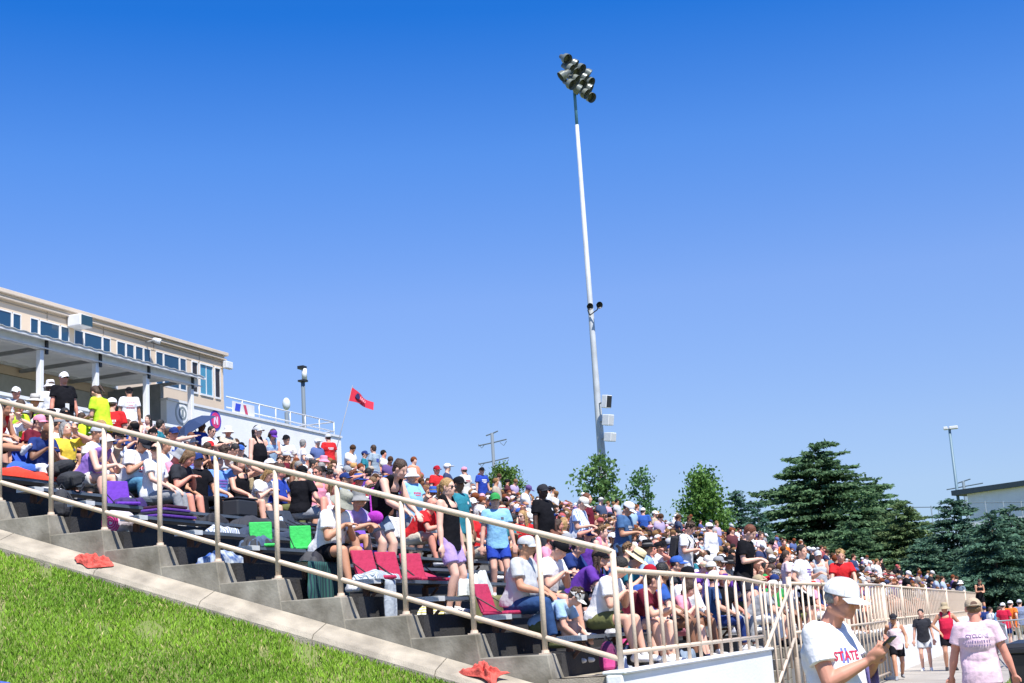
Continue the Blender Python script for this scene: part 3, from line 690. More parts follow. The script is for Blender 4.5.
# ------------------------------------------------ railings
er = empty('handrail', (-4.55, 14.5, 1.2), 'cream pipe handrail climbing the stepped curb at the stand end', 'railing')
def rt(x): return 2.455+.3165*(-4.55-x)
def rm(x): return 1.36+.325*(-4.63-x)
def part_tube(par, name, pts, r, m=RAILM, n=10):
    mb = MB(); mb.tube(pts, r, n); o = mb.build(name, m, None, smooth=True); world_child(o, par); return o
part_tube(er, 'top_rail', [(-21.5, 14.58, rt(-21.5)), (-4.62, 14.58, rt(-4.62)), (-4.55, 14.58, rt(-4.55)-.01)], .034)
part_tube(er, 'middle_rail', [(-21.5, 14.585, rm(-21.5)), (-4.56, 14.585, rm(-4.56))], .03)
for k in range(0, 20):
    x = -5.38-.81*k; part_tube(er, 'post', [(x, 14.58, TZ(k)-.05), (x, 14.58, rt(x)-.02)], .031)
for k in range(0, 12):
    x = -5.38-.81*k; mb = MB(); mb.box(x-.055, x+.055, 14.525, 14.635, TZ(k)+.001, TZ(k)+.014); mb.lathe((x, 14.58, TZ(k)+.014), [(.045, 0), (.04, .03)], 12); wb(mb, 'base_plate', RAILM, er)
part_tube(er, 'post', [(-4.55, 14.58, 1.1), (-4.55, 14.58, rt(-4.55)+.01)], .034)
fr = empty('railing', (-4.55, 18, 1.2), 'cream front railing with thick balusters above the near white wall', 'railing')
part_tube(fr, 'top_rail', [(-4.55, 14.58, 2.26), (-4.55, 20.7, 2.25), (-4.55, 22.3, 2.2), (-4.55, 24.35, 2.17)], .031)
part_tube(fr, 'bottom_rail', [(-4.55, 14.58, 1.40), (-4.55, 21.85, 1.40)], .026)
y = 14.58
for i in range(13):
    y += .57; part_tube(fr, 'baluster', [(-4.55, y, 1.22), (-4.55, y, 2.235)], .024)
sr = empty('stair_rail', (-4.55, 23, .6), 'cream sloping stair rail beside the steps down to the path', 'railing')
part_tube(sr, 'top_rail', [(-4.53, 24.35, 2.15), (-4.53, 21.9, 1.21), (-4.53, 21.9, .15)], .03)
part_tube(sr, 'bottom_rail', [(-4.53, 24.3, 1.3), (-4.53, 22.0, .42)], .026)
for i in range(6):
    y = 22.2+.42*i; part_tube(sr, 'baluster', [(-4.53, y, .167*int((y-21.95)/.35)), (-4.53, y, min(2.2, 2.2))], .019)
r2 = empty('railing', (-4.55, 30, 1.2), 'cream railing with slim balusters behind the stair opening', 'railing')
part_tube(r2, 'top_rail', [(-4.55, 24.4, 2.22), (-4.55, 36.8, 2.3)], .03); part_tube(r2, 'bottom_rail', [(-4.55, 24.4, 1.4), (-4.55, 36.8, 1.42)], .026); part_tube(r2, 'bottom_rail', [(-4.55, 24.4, .2), (-4.55, 36.8, .2)], .026)
for i in range(22):
    y = 24.4+.58*i; part_tube(r2, 'baluster', [(-4.55, y, .12), (-4.55, y, 2.25)], .019)
for y in (24.4, 30.6, 36.8): part_tube(r2, 'post', [(-4.55, y, 0), (-4.55, y, 2.33)], .045)
r3 = empty('railing', (-4.97, 60, 1.2), 'long cream railing of close balusters above the far white wall', 'railing')
part_tube(r3, 'top_rail', [(-4.97, 37, 2.36), (-4.97, 91.9, 2.3)], .032); part_tube(r3, 'bottom_rail', [(-4.97, 37, 1.45), (-4.97, 91.9, 1.45)], .028)
bal = MB(); bal.tube([(0, 0, 0), (0, 0, 1.08)], .024, 6); balm = bal.mesh('baluster', RAILM)
for i in range(96): o = inst('baluster', balm, None, (-4.97, 37.3+.57*i, 1.22)); world_child(o, r3)
for y in (37, 44.5, 52, 60, 70, 80, 91.9): part_tube(r3, 'post', [(-4.97, y, 1.15), (-4.97, y, 2.42)], .05)
r4 = empty('handrail', (-12, 92, 2), 'thin pale handrail sloping down the far end of the stand', 'railing')
part_tube(r4, 'top_rail', [(-22.3, 92.1, 7.5), (-5.0, 92.1, 2.1)], .04, CREAM2); part_tube(r4, 'middle_rail', [(-22.3, 92.1, 7.0), (-5.0, 92.1, 1.7)], .03, CREAM2)
for i in range(11):
    x = -5.3-1.62*i; part_tube(r4, 'post', [(x, 92.1, TZ(2*i)-.2), (x, 92.1, 2.1+.312*(-5-x))], .04, CREAM2, 6)
# grey board by the post behind the man with the phone
bd = empty('notice_board', (-4.5, 36.2, 1.2), 'narrow pale grey board fixed behind the railing post', 'board')
mb = MB(); mb.box(-4.86, -4.82, 33.3, 34.6, 1.25, 2.38); wb(mb, 'panel', pm('pale_grey_board', (.42, .5, .58), rough=.4, noise=.1), bd, bevel=.01)
mb = MB(); mb.box(-4.875, -4.805, 33.24, 33.3, 1.17, 2.42); mb.box(-4.875, -4.805, 34.6, 34.66, 1.17, 2.42); wb(mb, 'frame', GREYM, bd)

# ------------------------------------------------ press box
PX_ = -25.2
pb = empty('press_box', (-28, 25, 6), 'long cream press box with dark windows above the canopy', 'building')
YA, YE = 8.0, 39.5
def yX(px, X=PX_, py=None): return on_x(px, py if py is not None else 320+.21*px, X).y
panes = [(-60,-44),(-41,-30),(-27,-8),(-6,11),(13.5,20.5),(31,38),(40.5,59),(61.5,68.5),(75,83),(85,101.5),(103.5,110),(117.5,125),(127,133.5),(136,142.5),(144.5,150),(156.5,162.5),(164.5,178.5),(180.5,185.5)]
py_ = lambda x: 312+.235*x
wy = [(yX(a-.7, py=py_(a)), yX(b+.7, py=py_(b))) for a, b in panes]
ZT, ZB_ = 10.80, 9.74
mb = MB()                                            # front wall built round its window band
mb.box(PX_-.25, PX_, YA, YE, ZT, 11.08); mb.box(PX_-.25, PX_, YA, YE, 9.1, ZB_)
edges = [YA]+[e for a, b in wy for e in (a, b)]
bigs = [(yX(191.5, py=372), yX(198, py=374)), (yX(199.5, py=374), yX(213, py=378)), (yX(214.5, py=380), yX(220.5, py=382))]
edges += [e for a, b in bigs for e in (a, b)]+[YE]
for i in range(0, len(edges), 2):
    a, b = edges[i], edges[i+1]
    mb.box(PX_-.25, PX_-(0 if b-a > .3 else .012), a, b, ZB_, ZT)
wb(mb, 'front_wall', CREAM, pb)
mb = MB(); mb.box(-31, PX_-.25, YE-.2, YE, 6, 11.08); wb(mb, 'end_wall', CREAM, pb)
mb = MB(); mb.box(-31, -30.8, YA, YE-.2, 6, 11.08); mb.box(-30.8, PX_-.26, YA, YA+.2, 6, 11.08); wb(mb, 'back_wall', CREAM, pb)
mb = MB(); mb.box(-30.8, PX_-.26, YA+.2, YE-.2, 9.2, 9.3); wb(mb, 'inner_floor', GREYM, pb)
mb = MB(); mb.box(-31.2, PX_+.1, YA-.2, YE+.06, 11.08, 11.13); mb.box(-31.2, PX_+.15, YA-.2, YE+.1, 11.22, 11.33); mb.box(-31.1, PX_+.05, YA-.1, YE, 11.13, 11.22)
wb(mb, 'roof', CREAM2, pb, bevel=.01)
mb = MB(); mb.box(PX_+.03, PX_+.2, YE-.1, YE+.28, 10.8, 11.04); wb(mb, 'gutter_box', WMET, pb, bevel=.02)
for a, b in wy:
    f = MB(); t = .022
    f.box(PX_-.10, PX_+.006, a-.0, a+t, ZB_, ZT); f.box(PX_-.10, PX_+.006, b-t, b+.0, ZB_, ZT); f.box(PX_-.10, PX_+.006, a+t, b-t, ZT-.03, ZT); f.box(PX_-.10, PX_+.006, a+t, b-t, ZB_, ZB_+.05)
    fo = wb(f, 'window', WMET, pb); g2 = MB(); g2.box(PX_-.03, PX_-.012, a+t, b-t, ZB_+.05, ZT-.03); wb(g2, 'pane', DGLASS, fo); fo.children[0].matrix_parent_inverse = Matrix.Identity(4)
for i, (a, b) in enumerate(bigs):
    f = MB(); t = .04
    f.box(PX_-.10, PX_+.012, a-.0, a+t, ZB_, ZT); f.box(PX_-.10, PX_+.012, b-t, b+.0, ZB_, ZT); f.box(PX_-.12, PX_+.03, a+t, b-t, ZT-.05, ZT); f.box(PX_-.12, PX_+.03, a+t, b-t, ZB_, ZB_+.06)
    if i == 1: f.box(PX_-.011, PX_+.0, (a+b)/2-.02, (a+b)/2+.02, ZB_+.06, ZT-.05)
    fo = wb(f, 'window', WMET, pb); g2 = MB(); g2.box(PX_-.03, PX_-.012, a+t, b-t, ZB_+.06, ZT-.05); wb(g2, 'pane', BGLASS if i == 1 else pm('brown_glass', (.03, .02, .012), rough=.1), fo)
    fo.children[0].matrix_parent_inverse = Matrix.Identity(4)
for i in range(12):
    y = YE-1.4-2.44*i; mb = MB(); mb.box(PX_+.001, PX_+.012, y-.012, y+.012, ZT+.04, 11.07); wb(mb, 'panel_joint', pm('joint_brown', (.3, .24, .18)), pb)
mb = MB(); mb.box(PX_+.001, PX_+.03, YA, YE, 11.0, 11.02); wb(mb, 'trim_strip', pm('joint_brown'), pb)
# air conditioner on the fascia and a small floodlight
yac = yX(76, py=318)
ac = empty('air_conditioner', (PX_, yac, 10.9), 'white boxy air conditioner with a dark grille on the press box wall', 'air conditioner')
mb = MB(); mb.box(PX_+.03, PX_+.48, yac-.42, yac+.1, 10.78, 11.12); wb(mb, 'case', WMET, ac, bevel=.03)
mb = MB(); mb.box(PX_+.48, PX_+.50, yac-.38, yac+.06, 10.81, 11.09); mb.box(PX_+.1, PX_+.47, yac+.1, yac+.12, 10.81, 11.09); wb(mb, 'grille', pm('dark_grille', (.02, .06, .09), rough=.4), ac)
yfl = yX(146, py=342)
fl = empty('floodlight', (PX_, yfl, 10.9), 'small white floodlight on the cream press box wall', 'lamp')
mb = MB(); mb.tube([(PX_, yfl, 10.98), (PX_+.3, yfl, 11.0)], .03, 6); wb(mb, 'arm', GREYM, fl)
mb = MB(); mb.lathe((PX_+.33, yfl+.1, 11.0), [(.04, -.14), (.07, -.08), (.09, .1), (.08, .11)], 12, axis=(.8, .5, -.35)); wb(mb, 'lamp_head', WMET, fl)
# canopy on posts
CXF = -22.4
cn = empty('canopy', (CXF, 20, 7), 'corrugated white metal canopy on posts under the press box', 'canopy')
CY1 = 33.8; ZC = 9.3
mb = MB(); n = int((CY1-YA)/.1); row = []                            # corrugated sheet, thin and folded
for i in range(n+1):
    y = YA+.1*i; z = (0, .0, .02, .02)[i % 4]; row.append((y, z))
va = [(CXF+.28, y, ZC+z) for y, z in row]+[(PX_+.02, y, ZC+.1+z) for y, z in row]; m_ = len(row)
mb.add(va, [(i, i+1, m_+i+1, m_+i) for i in range(m_-1)]); mb.add([(x, y, z+.012) for x, y, z in va], [(i, m_+i, m_+i+1, i+1) for i in range(m_-1)])
mb.add([(CXF+.28, y, ZC+z+d) for d in (0, .012) for y, z in row], [(i, m_+i, m_+i+1, i+1) for i in range(m_-1)])
SHT = pm('dull_white_sheet', (.74, .75, .75), rough=.5, noise=.2, nscale=2)
_n = SHT.node_tree.nodes; _tr = _n.new('ShaderNodeBsdfTranslucent'); _tr.inputs[0].default_value = (.6, .62, .62, 1); _mx = _n.new('ShaderNodeMixShader'); _mx.inputs[0].default_value = .3
_o = [q for q in _n if q.type == 'OUTPUT_MATERIAL'][0]; SHT.node_tree.links.new(_n['Principled BSDF'].outputs[0], _mx.inputs[1]); SHT.node_tree.links.new(_tr.outputs[0], _mx.inputs[2]); SHT.node_tree.links.new(_mx.outputs[0], _o.inputs[0])
wb(mb, 'corrugated_sheet', SHT, cn)
mb = MB(); mb.box(PX_+.012, PX_+.07, YA, CY1, ZC+.03, ZC+.28); wb(mb, 'gap_light_stop', WMET, cn)  # strip added along the wall to stop sun slipping behind the sheet
mb = MB(); mb.box(PX_+.02, CXF-.12, YA, CY1-.8, 6.2, 6.6); wb(mb, 'patio_floor', CURBM, cn)  # unseen pale floor, added to bounce light up under the canopy
mb = MB(); mb.box(CXF-.06, CXF+.06, YA, CY1-.1, ZC-.26, ZC-.03); wb(mb, 'beam', WMET, cn, bevel=.01)
mb = MB(); mb.box(CXF+.2, CXF+.26, YA, CY1, ZC-.06, ZC-.012); mb.tube([(CXF+.12, YA, ZC-.2), (CXF+.12, CY1, ZC-.24)], .02, 6); wb(mb, 'fascia', WMET, cn)
for i in range(12):
    y = CY1-.4-2.05*i; mb = MB(); mb.box(CXF+.06, CXF+.11, y-.04, y+.04, ZC-.36, ZC-.0); wb(mb, 'clamp', BLACK, cn)
for i in range(13):
    y = CY1-.1-2.0*i; mb = MB(); mb.box(PX_+.03, CXF-.07, y-.05, y+.05, ZC-.1, ZC-.015); wb(mb, 'rafter', GREYM, cn)
for px in (-30, 40, 95.5, 146, 190.5):
    y = yX(px, CXF, 345+.22*px); mb = MB(); mb.box(CXF-.065, CXF+.065, y-.065, y+.065, 6.3, ZC-.27); wb(mb, 'post', pm('post_white', (.76, .77, .79), rough=.5, noise=.05), cn, bevel=.01)
# white walls
ww = empty('parapet_wall', (CXF, 20, 6), 'white parapet wall below the canopy behind the top row', 'wall')
mb = MB(); mb.box(CXF-.1, CXF+.12, YA, 33.0, 6.0, 7.72); mb.box(CXF-.14, CXF+.16, YA, 33.0, 7.72, 7.8); wb(mb, 'wall_face', WHITEW, ww)
XW = -23.2
tw = empty('terrace_wall', (XW, 40, 6), 'tall white wall with round emblems, running past the press box corner', 'wall')
yw0 = on_x(166.5, 399, XW).y; yw1 = on_x(341, 441, XW).y; zw0 = on_x(166.5, 400, XW).z; zwc = on_x(226, 413, XW).z; zw1 = on_x(336, 441, XW).z
print('terrace wall', yw0, yw1, zw0, zwc, zw1)
ZW = (zw0+zwc)/2
mb = MB(); mb.box(XW-.2, XW, yw0, yw1, 5.8, ZW); mb.box(XW-3.4, XW-.2, yw1-.2, yw1, 5.8, ZW); wb(mb, 'wall_face', WHITEW, tw)
mb = MB(); mb.box(XW-.24, XW+.04, yw0, yw1+.04, ZW, ZW+.07); wb(mb, 'coping', WMET, tw)
mb = MB(); mb.box(XW-6, XW-.24, YE+.1, yw1-.2, ZW-.15, ZW-.02); wb(mb, 'terrace_deck', CONC, tw)
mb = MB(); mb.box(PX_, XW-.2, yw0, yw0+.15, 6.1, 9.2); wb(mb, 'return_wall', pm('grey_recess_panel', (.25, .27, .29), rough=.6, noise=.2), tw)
mb = MB(); mb.box(PX_-.02, PX_+.01, YA, yw0, 6.1, 9.08); wb(mb, 'lower_wall', pm('grey_lower_wall', (.46, .47, .48), rough=.7, noise=.15), pb)  # plain grey wall below the windows, one even colour
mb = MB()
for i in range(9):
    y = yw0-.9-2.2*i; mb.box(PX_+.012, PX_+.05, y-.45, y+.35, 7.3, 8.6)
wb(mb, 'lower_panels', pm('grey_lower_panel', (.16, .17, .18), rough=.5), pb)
def disc(px, py, r, m1, name):
    c = on_x(px, py, XW); mb = MB(); mb.lathe((XW+.002, c.y, c.z), [(r, 0), (r, .012)], 28, axis=(1, 0, 0)); o = wb(mb, name, m1, tw); return c
c = disc(182, 413.5, .34, pm('emblem_grey', (.4, .43, .44)), 'round_emblem')
mb = MB(); mb.lathe((XW+.014, c.y, c.z), [(.28, 0), (.28, .006)], 28, axis=(1, 0, 0)); wb(mb, 'emblem_field', WHITEW, tw)
mb = MB(); mb.lathe((XW+.021, c.y, c.z), [(.2, 0), (.2, .004), (.13, .004), (.13, 0)], 20, axis=(1, 0, 0), cap=False); mb.obox((XW+.024, c.y, c.z), (1, 0, 0), (0, 1, 0), (0, 0, 1), .003, .05, .1); wb(mb, 'emblem_figure', pm('emblem_dark', (.2, .24, .26)), tw)
c = disc(215.3, 420.5, .3, pm('emblem_blue', (.06, .05, .4)), 'round_emblem')
mb = MB(); mb.lathe((XW+.014, c.y, c.z), [(.235, 0), (.235, .006)], 28, axis=(1, 0, 0)); wb(mb, 'emblem_field', pm('emblem_red', (.6, .03, .16)), tw)
mb = MB()
for (ya_, za_, yb_, zb_) in ((-.08, -.12, -.08, .12), (.08, -.12, .08, .12), (-.08, .12, .08, -.12)):
    d = Vector((0, yb_-ya_, zb_-za_)); mb.obox((XW+.024+.003*(ya_ != yb_), c.y+(ya_+yb_)/2, c.z+(za_+zb_)/2), (1, 0, 0), d.cross(Vector((1, 0, 0))), d, .003, .03, d.length/2)
wb(mb, 'emblem_letter', pm('emblem_white', (.75, .6, .75)), tw)
# terrace railing
tr = empty('terrace_railing', (XW, 42, ZW), 'thin white pipe railing on top of the tall white wall', 'railing')
ta, tb = on_x(229, 395, XW), on_x(333, 421, XW); zt = on_x(240, 398, XW).z; zt2 = on_x(330, 421, XW).z
print('terrace rail', ta, tb, zt, zt2)
zt = (zt+zt2)/2
for dz in (0, -.33): part_tube(tr, 'rail', [(XW-.1, ta.y, zt+dz), (XW-.1, yw1-.3, zt+dz), (XW-3.2, yw1-.3, zt+dz)], .022, WMET, 6)
for px in (242, 259, 275.5, 290, 305, 319): y = yX(px, XW-.1, 400+.2*(px-240)); part_tube(tr, 'post', [(XW-.1, y, ZW), (XW-.1, y, zt)], .022, WMET, 6)
for x in (XW-.1, XW-1.6, XW-3.2): part_tube(tr, 'post', [(x, yw1-.3, ZW-.1), (x, yw1-.3, zt)], .022, WMET, 6)
# small banner leaning on the terrace
c = on_x(235, 409, XW-.3)
bn = empty('banner', (XW-.3, c.y, ZW), 'small white board with blue and red figures leaning by the press box corner', 'banner')
mb = MB(); mb.obox((XW-.06, c.y+.1, ZW+.24), (0, 1, 0), (0, .0, 1), (1, 0, 0), .62, .2, .012); wb(mb, 'board', WMET, bn)
mb = MB(); mb.obox((XW-.04, c.y-.25, ZW+.27), (0, 1, 0), (0, .3, 1), (1, 0, 0), .14, .12, .004); wb(mb, 'blue_figure', pm('banner_blue', (.03, .06, .5)), bn)
mb = MB(); mb.obox((XW-.04, c.y+.2, ZW+.25), (0, 1, 0), (0, -.4, 1), (1, 0, 0), .07, .15, .004); wb(mb, 'red_figure', pm('banner_red', (.5, .05, .12)), bn)
# pennant flag on its stick
p0, p1 = on_x(337, 447, -20.6), on_x(352.5, 385.5, -20.6)
fgp = empty('flag', p0, 'red pennant flag with a dark emblem on a thin leaning stick', 'flag')
part_tube(fgp, 'stick', [p0-(p1-p0)*.25, p1], .012, pm('flag_stick', (.25, .26, .28)), 6)
A_, B_ = on_x(352, 387, -20.6), on_x(348, 401, -20.6); Cc, Dd = on_x(372, 402.5, -20.6), on_x(370.5, 410.5, -20.6)
mb = MB(); n = 14; top = []; bot = []
for i in range(n+1):
    t = i/n; off = V(.09*math.sin(t*7)*t, 0, 0); top.append(A_.lerp(Cc, t)+off+V(0, 0, -.03*math.sin(t*3.1))); bot.append(B_.lerp(Dd, t)+off+V(.04, 0, .05*math.sin(t*3.1)))
mb.add(top+bot, [(i, i+1, n+2+i, n+1+i) for i in range(n)]); mb.add([p+V(.006, 0, 0) for p in top+bot], [(i, n+1+i, n+2+i, i+1) for i in range(n)])
wb(mb, 'cloth', pm('flag_red', (.62, .02, .05), rough=.8, noise=.1), fgp, smooth=True)
def flagp(u, v): return top[0].lerp(top[-1], u).lerp(bot[0].lerp(bot[-1], u), v)+V(.09*math.sin(u*7)*u+.02*v+.012, 0, -.03*math.sin(u*3.1)*(1-v)+.05*math.sin(u*3.1)*v)
mb = MB()
pts_ = [flagp(.26+.09*math.cos(t)*(1+.25*math.sin(3*t)), .45+.26*math.sin(t)) for t in [2*math.pi*i/14 for i in range(14)]]
mb.add(pts_+[p+V(.006, 0, 0) for p in pts_], [tuple(range(14)), tuple(range(27, 13, -1))]+[(i, 14+i, 14+(i+1) % 14, (i+1) % 14) for i in range(14)])
wb(mb, 'emblem', pm('flag_navy', (.02, .015, .08)), fgp)
mb = MB()
for u0 in (.42, .53, .64):
    pts_ = [flagp(u0+.04*math.cos(t), .5+.2*math.sin(t)) for t in [2*math.pi*i/10 for i in range(10)]]; mb.tube(pts_+[pts_[0]], .016, 5)
wb(mb, 'lettering', pm('flag_pink_letter', (.7, .2, .25)), fgp)

# ------------------------------------------------ poles
def pole_pt(px, py, D):
    d = ray(px, py); h = math.hypot(d.x, d.y); return CAM+d*(D/h)
lm = pole_pt(590, 300, 84.0); PXm, PYm = lm.x, lm.y
ztop = pole_pt(573.5, 88, 84).z; ls = empty('light_mast', (PXm, PYm, 0), 'tall white floodlight mast rising behind the stand', 'light pole')
print('mast', lm, ztop, [proj((PXm, PYm, z)) for z in (5, 11, 20, 30, ztop)])
part_tube(ls, 'mast_pole', [(PXm, PYm, 0), (PXm, PYm, 12), (PXm, PYm, ztop*.5), (PXm, PYm, ztop*.93)], [.27, .24, .18, .115], pm('galvanised_white', (.50, .53, .56), rough=.5, noise=.25, nscale=1.2), 14)
part_tube(ls, 'top_sleeve', [(PXm, PYm, ztop*.9), (PXm, PYm, ztop+1.7)], .1, pm('teal_grey_steel', (.07, .2, .28), rough=.5), 10)
lampm = MB(); lampm.lathe((0, 0, 0), [(.06, -.42), (.16, -.38), (.2, -.1), (.34, .12), (.35, .16)], 14, axis=(.82, 0, -.57), cap=True)
lamph = lampm.mesh('lamp_head', pm('lamp_housing', (.16, .17, .15), rough=.35, metal=.3), True)
lf = MB(); lf.lathe((0, 0, 0), [(.30, .165), (.2, .175), (.01, .18)], 14, axis=(.82, 0, -.57)); lampf = lf.mesh('lens', pm('lamp_lens', (.05, .055, .04), rough=.1))
vz = MB(); vz.lathe((0, 0, 0), [(.355, .14), (.37, .42)], 14, axis=(.82, 0, -.57), cap=False); vz.v = [v for v in vz.v]; visor = vz.mesh('visor', pm('lamp_visor', (.17, .19, .17), rough=.3, metal=.2), True)
for a in range(4):
    z = ztop+1.55-.52*a
    mb = MB(); mb.obox((PXm, PYm, z), (.2, .98, 0), (0, 0, 1), (.98, -.2, 0), 1.2, .05, .05); wb(mb, 'cross_arm', GREYM, ls)
    for j in range(4):
        t = (-1.0, -.35, .35, 1.0)[j]+(.1 if a % 2 else -.1); x, y = PXm+.2*t+.1, PYm+.98*t*1.4
        h = inst('lamp_head', lamph, None, (x+.1, y, z-.1), (0, 0, R(((a*7+j*13) % 5-2)*14+(180 if (a, j) == (2, 0) else 0))), .92); world_child(h, ls)
        inst('lens', lampf, h); inst('visor', visor, h)
# horns and loudspeakers on the mast
hz = pole_pt(590, 308, 84).z
for nm, dx, lab in (('horn_loudspeaker', -.15, 'dark horn loudspeaker on the field side of the mast, facing the stand'), ('horn_loudspeaker', .45, 'dark horn loudspeaker on the short arm halfway up the mast')):
    h = empty(nm, (PXm+dx, PYm-.3, hz), lab, 'loudspeaker')
    mb = MB(); mb.lathe((PXm+dx+.2, PYm-.45, hz), [(.05, -.22), (.07, -.08), (.2, .12), (.22, .14), (.2, .12), (.06, -.03)], 12, axis=(.6, -.6, -.25), cap=True); wb(mb, 'horn', BLACK, h)
    mb = MB(); mb.tube([(PXm, PYm-.25, hz-.5), (PXm+dx+.1, PYm-.4, hz-.25), (PXm+dx+.15, PYm-.4, hz)], .035, 6); wb(mb, 'bracket', BLACK, h)
bx = [((606.5, 401.5), .2, .38, 'dark front', 'white loudspeaker box with a dark grille, topmost on the mast'), ((608, 420), .26, .32, 'none', 'white loudspeaker box tilted down, middle one on the mast'), ((610, 437), .28, .26, 'none', 'white square loudspeaker box, lowest one on the mast')]
for (px, py), wx, hz2, fr_, lab in bx:
    c = pole_pt(px, py, 83.2); b = empty('loudspeaker', c, lab, 'loudspeaker')
    mb = MB(); mb.obox(c, (.9, -.4, -.15), (.4, .9, 0), (.15, 0, 1), wx, .24, hz2); wb(mb, 'cabinet', WMET, b, bevel=.03)
    mb = MB(); f_ = V(.9, -.4, -.15).normalized(); mb.obox(c+f_*(wx+.012), f_, (.4, .9, 0), (.15, 0, 1), .012, .2, hz2*.88); wb(mb, 'grille', BLACK if fr_ == 'dark front' else pm('pale_grille', (.5, .52, .53)), b)
    mb = MB(); mb.tube([V(PXm, PYm, c.z), c-f_*wx*.9], .05, 6); wb(mb, 'arm', GREYM, b)
# right hand lamp pole
q = pole_pt(954.5, 470, 150); rp = empty('street_lamp', (q.x, q.y, 0), 'tall thin grey lamp pole standing behind the white hall', 'lamp post')
zt_ = pole_pt(949.5, 429, 150).z; part_tube(rp, 'pole', [(q.x, q.y, 0), (q.x, q.y, zt_)], [.2, .13], pm('pole_blue_grey', (.12, .2, .25), rough=.5), 8)
for s_, w_ in ((-.3, .2), (.35, .42)):
    mb = MB(); mb.tube([(q.x, q.y, zt_), (q.x+s_*1.2, q.y, zt_+.12)], .06, 6); wb(mb, 'arm', GREYM, rp)
    mb = MB(); mb.box(q.x+s_*1.2-w_, q.x+s_*1.2+w_, q.y-.3, q.y+.3, zt_-.05, zt_+.25); wb(mb, 'lamp_head', WMET, rp, bevel=.05)
# poles on the left of the terrace
q = pole_pt(303.5, 400, 75); lp = empty('equipment_pole', (q.x, q.y, 0), 'slim grey pole with a white antenna behind the terrace railing', 'pole')
za_ = pole_pt(303.6, 380, 75).z; zb = pole_pt(304, 369, 75).z
part_tube(lp, 'pole', [(q.x, q.y, 5), (q.x, q.y, za_)], .11, pm('pole_grey', (.11, .14, .17)), 8); part_tube(lp, 'antenna', [(q.x+.1, q.y, za_), (q.x+.1, q.y, zb)], .14, WMET, 10)
mb = MB(); mb.box(q.x-.2, q.x+.15, q.y-.2, q.y+.2, zb, zb+.16); mb.box(q.x-.2, q.x+.2, q.y-.2, q.y+.2, za_-.1, za_); wb(mb, 'bracket', BLACK, lp)
q = pole_pt(286.5, 410, 60); gp = empty('globe_lamp', (q.x, q.y, 0), 'short lamp post with a white oval globe behind the terrace railing', 'lamp post')
zg = pole_pt(287, 404, 60).z; part_tube(gp, 'pole', [(q.x, q.y, 5), (q.x, q.y, zg-.35)], .09, pm('pole_grey'), 8)
mb = MB(); mb.ell((q.x, q.y, zg), X3, (.17, .17, .27), 16, 10); o = mb.build('globe', pm('globe_white', (.62, .66, .68), rough=.3), smooth=True); world_child(o, gp)
# transmission pole far away
q = pole_pt(493.5, 460, 260); tp = empty('utility_pole', (q.x, q.y, 0), 'distant steel power pole with cross arms beyond the stand', 'utility pole')
zt_ = pole_pt(493, 433, 260).z; part_tube(tp, 'pole', [(q.x, q.y, 0), (q.x, q.y, zt_)], .32, pm('steel_pale', (.12, .15, .18)), 8)
for z_, l_ in ((zt_-.1, 1.2), (zt_-1.8, 2.8), (zt_-5.2, 3.0)):
    mb = MB(); mb.tube([(q.x-l_, q.y, z_-.25), (q.x, q.y, z_), (q.x+l_, q.y, z_+.35)], .12, 6); wb(mb, 'cross_arm', pm('steel_pale'), tp)
    if l_ > 2:
        for s_ in (-1, 1): mb = MB(); mb.tube([(q.x+s_*l_, q.y, z_), (q.x+s_*(l_-.6), q.y, z_-.75), (q.x+s_*(l_-1.3), q.y, z_-.1)], .06, 5); wb(mb, 'insulator', pm('steel_pale'), tp)
q = pole_pt(963, 480, 230); t2 = empty('utility_pole', (q.x, q.y, 0), 'small dark power pole seen over the hall roof', 'utility pole')
zt_ = pole_pt(963, 481, 230).z; part_tube(t2, 'pole', [(q.x, q.y, 0), (q.x, q.y, zt_)], .22, pm('steel_dark', (.1, .14, .17)), 6)
for z_, l_ in ((zt_-.2, 1.0), (zt_-1.0, 2.6)): mb = MB(); mb.tube([(q.x-l_, q.y, z_-.1), (q.x+l_*1.1, q.y, z_+.4)], .1, 5); wb(mb, 'cross_arm', pm('steel_dark'), t2)

# ------------------------------------------------ hall on the right
hl = empty('hall', (0, 160, 0), 'white hall with a dark low pitched roof rising over the spruces', 'building')
e0, e1 = pole_pt(943, 495, 150), pole_pt(1024, 483.5, 146)
e2 = e1+(e1-e0)*.9
zl, zr = e0.z, e1.z; print('hall', e0, e1)
d = (e2-e0); d.z = 0; d.normalize(); nrm = V(d.y, -d.x, 0)
if nrm.y > 0: nrm = -nrm
a0 = V(e0.x, e0.y, 0)+d*2.6; a1 = V(e2.x, e2.y, 0); bk = -nrm*18
mb = MB(); s_ = (e1.z-e0.z)/((e1-e0).xy.length); zA, zBq = zl-.2, zl-.2+s_*(a1-a0).length
mb.hexa([a0, a1, a1+bk, a0+bk, a0+V(0,0,zA), a1+V(0,0,zBq), a1+bk+V(0,0,zBq), a0+bk+V(0,0,zA)]); o = fixn(wb(mb, 'wall', WHITEW, hl))
mb = MB(); r0, r1 = a0-d*1.4+nrm*.5, a1+nrm*.5; zz0 = zA-s_*1.4
mb.hexa([r0+V(0,0,zz0), r1+V(0,0,zBq), r1+bk*1.1+V(0,0,zBq), r0+bk*1.1+V(0,0,zz0), r0+V(0,0,zz0+.5), r1+V(0,0,zBq+.5), r1+bk*1.1+V(0,0,zBq+.5), r0+bk*1.1+V(0,0,zz0+.5)]); fixn(wb(mb, 'roof', pm('dark_roof', (.03, .05, .065), rough=.6, noise=.2), hl))
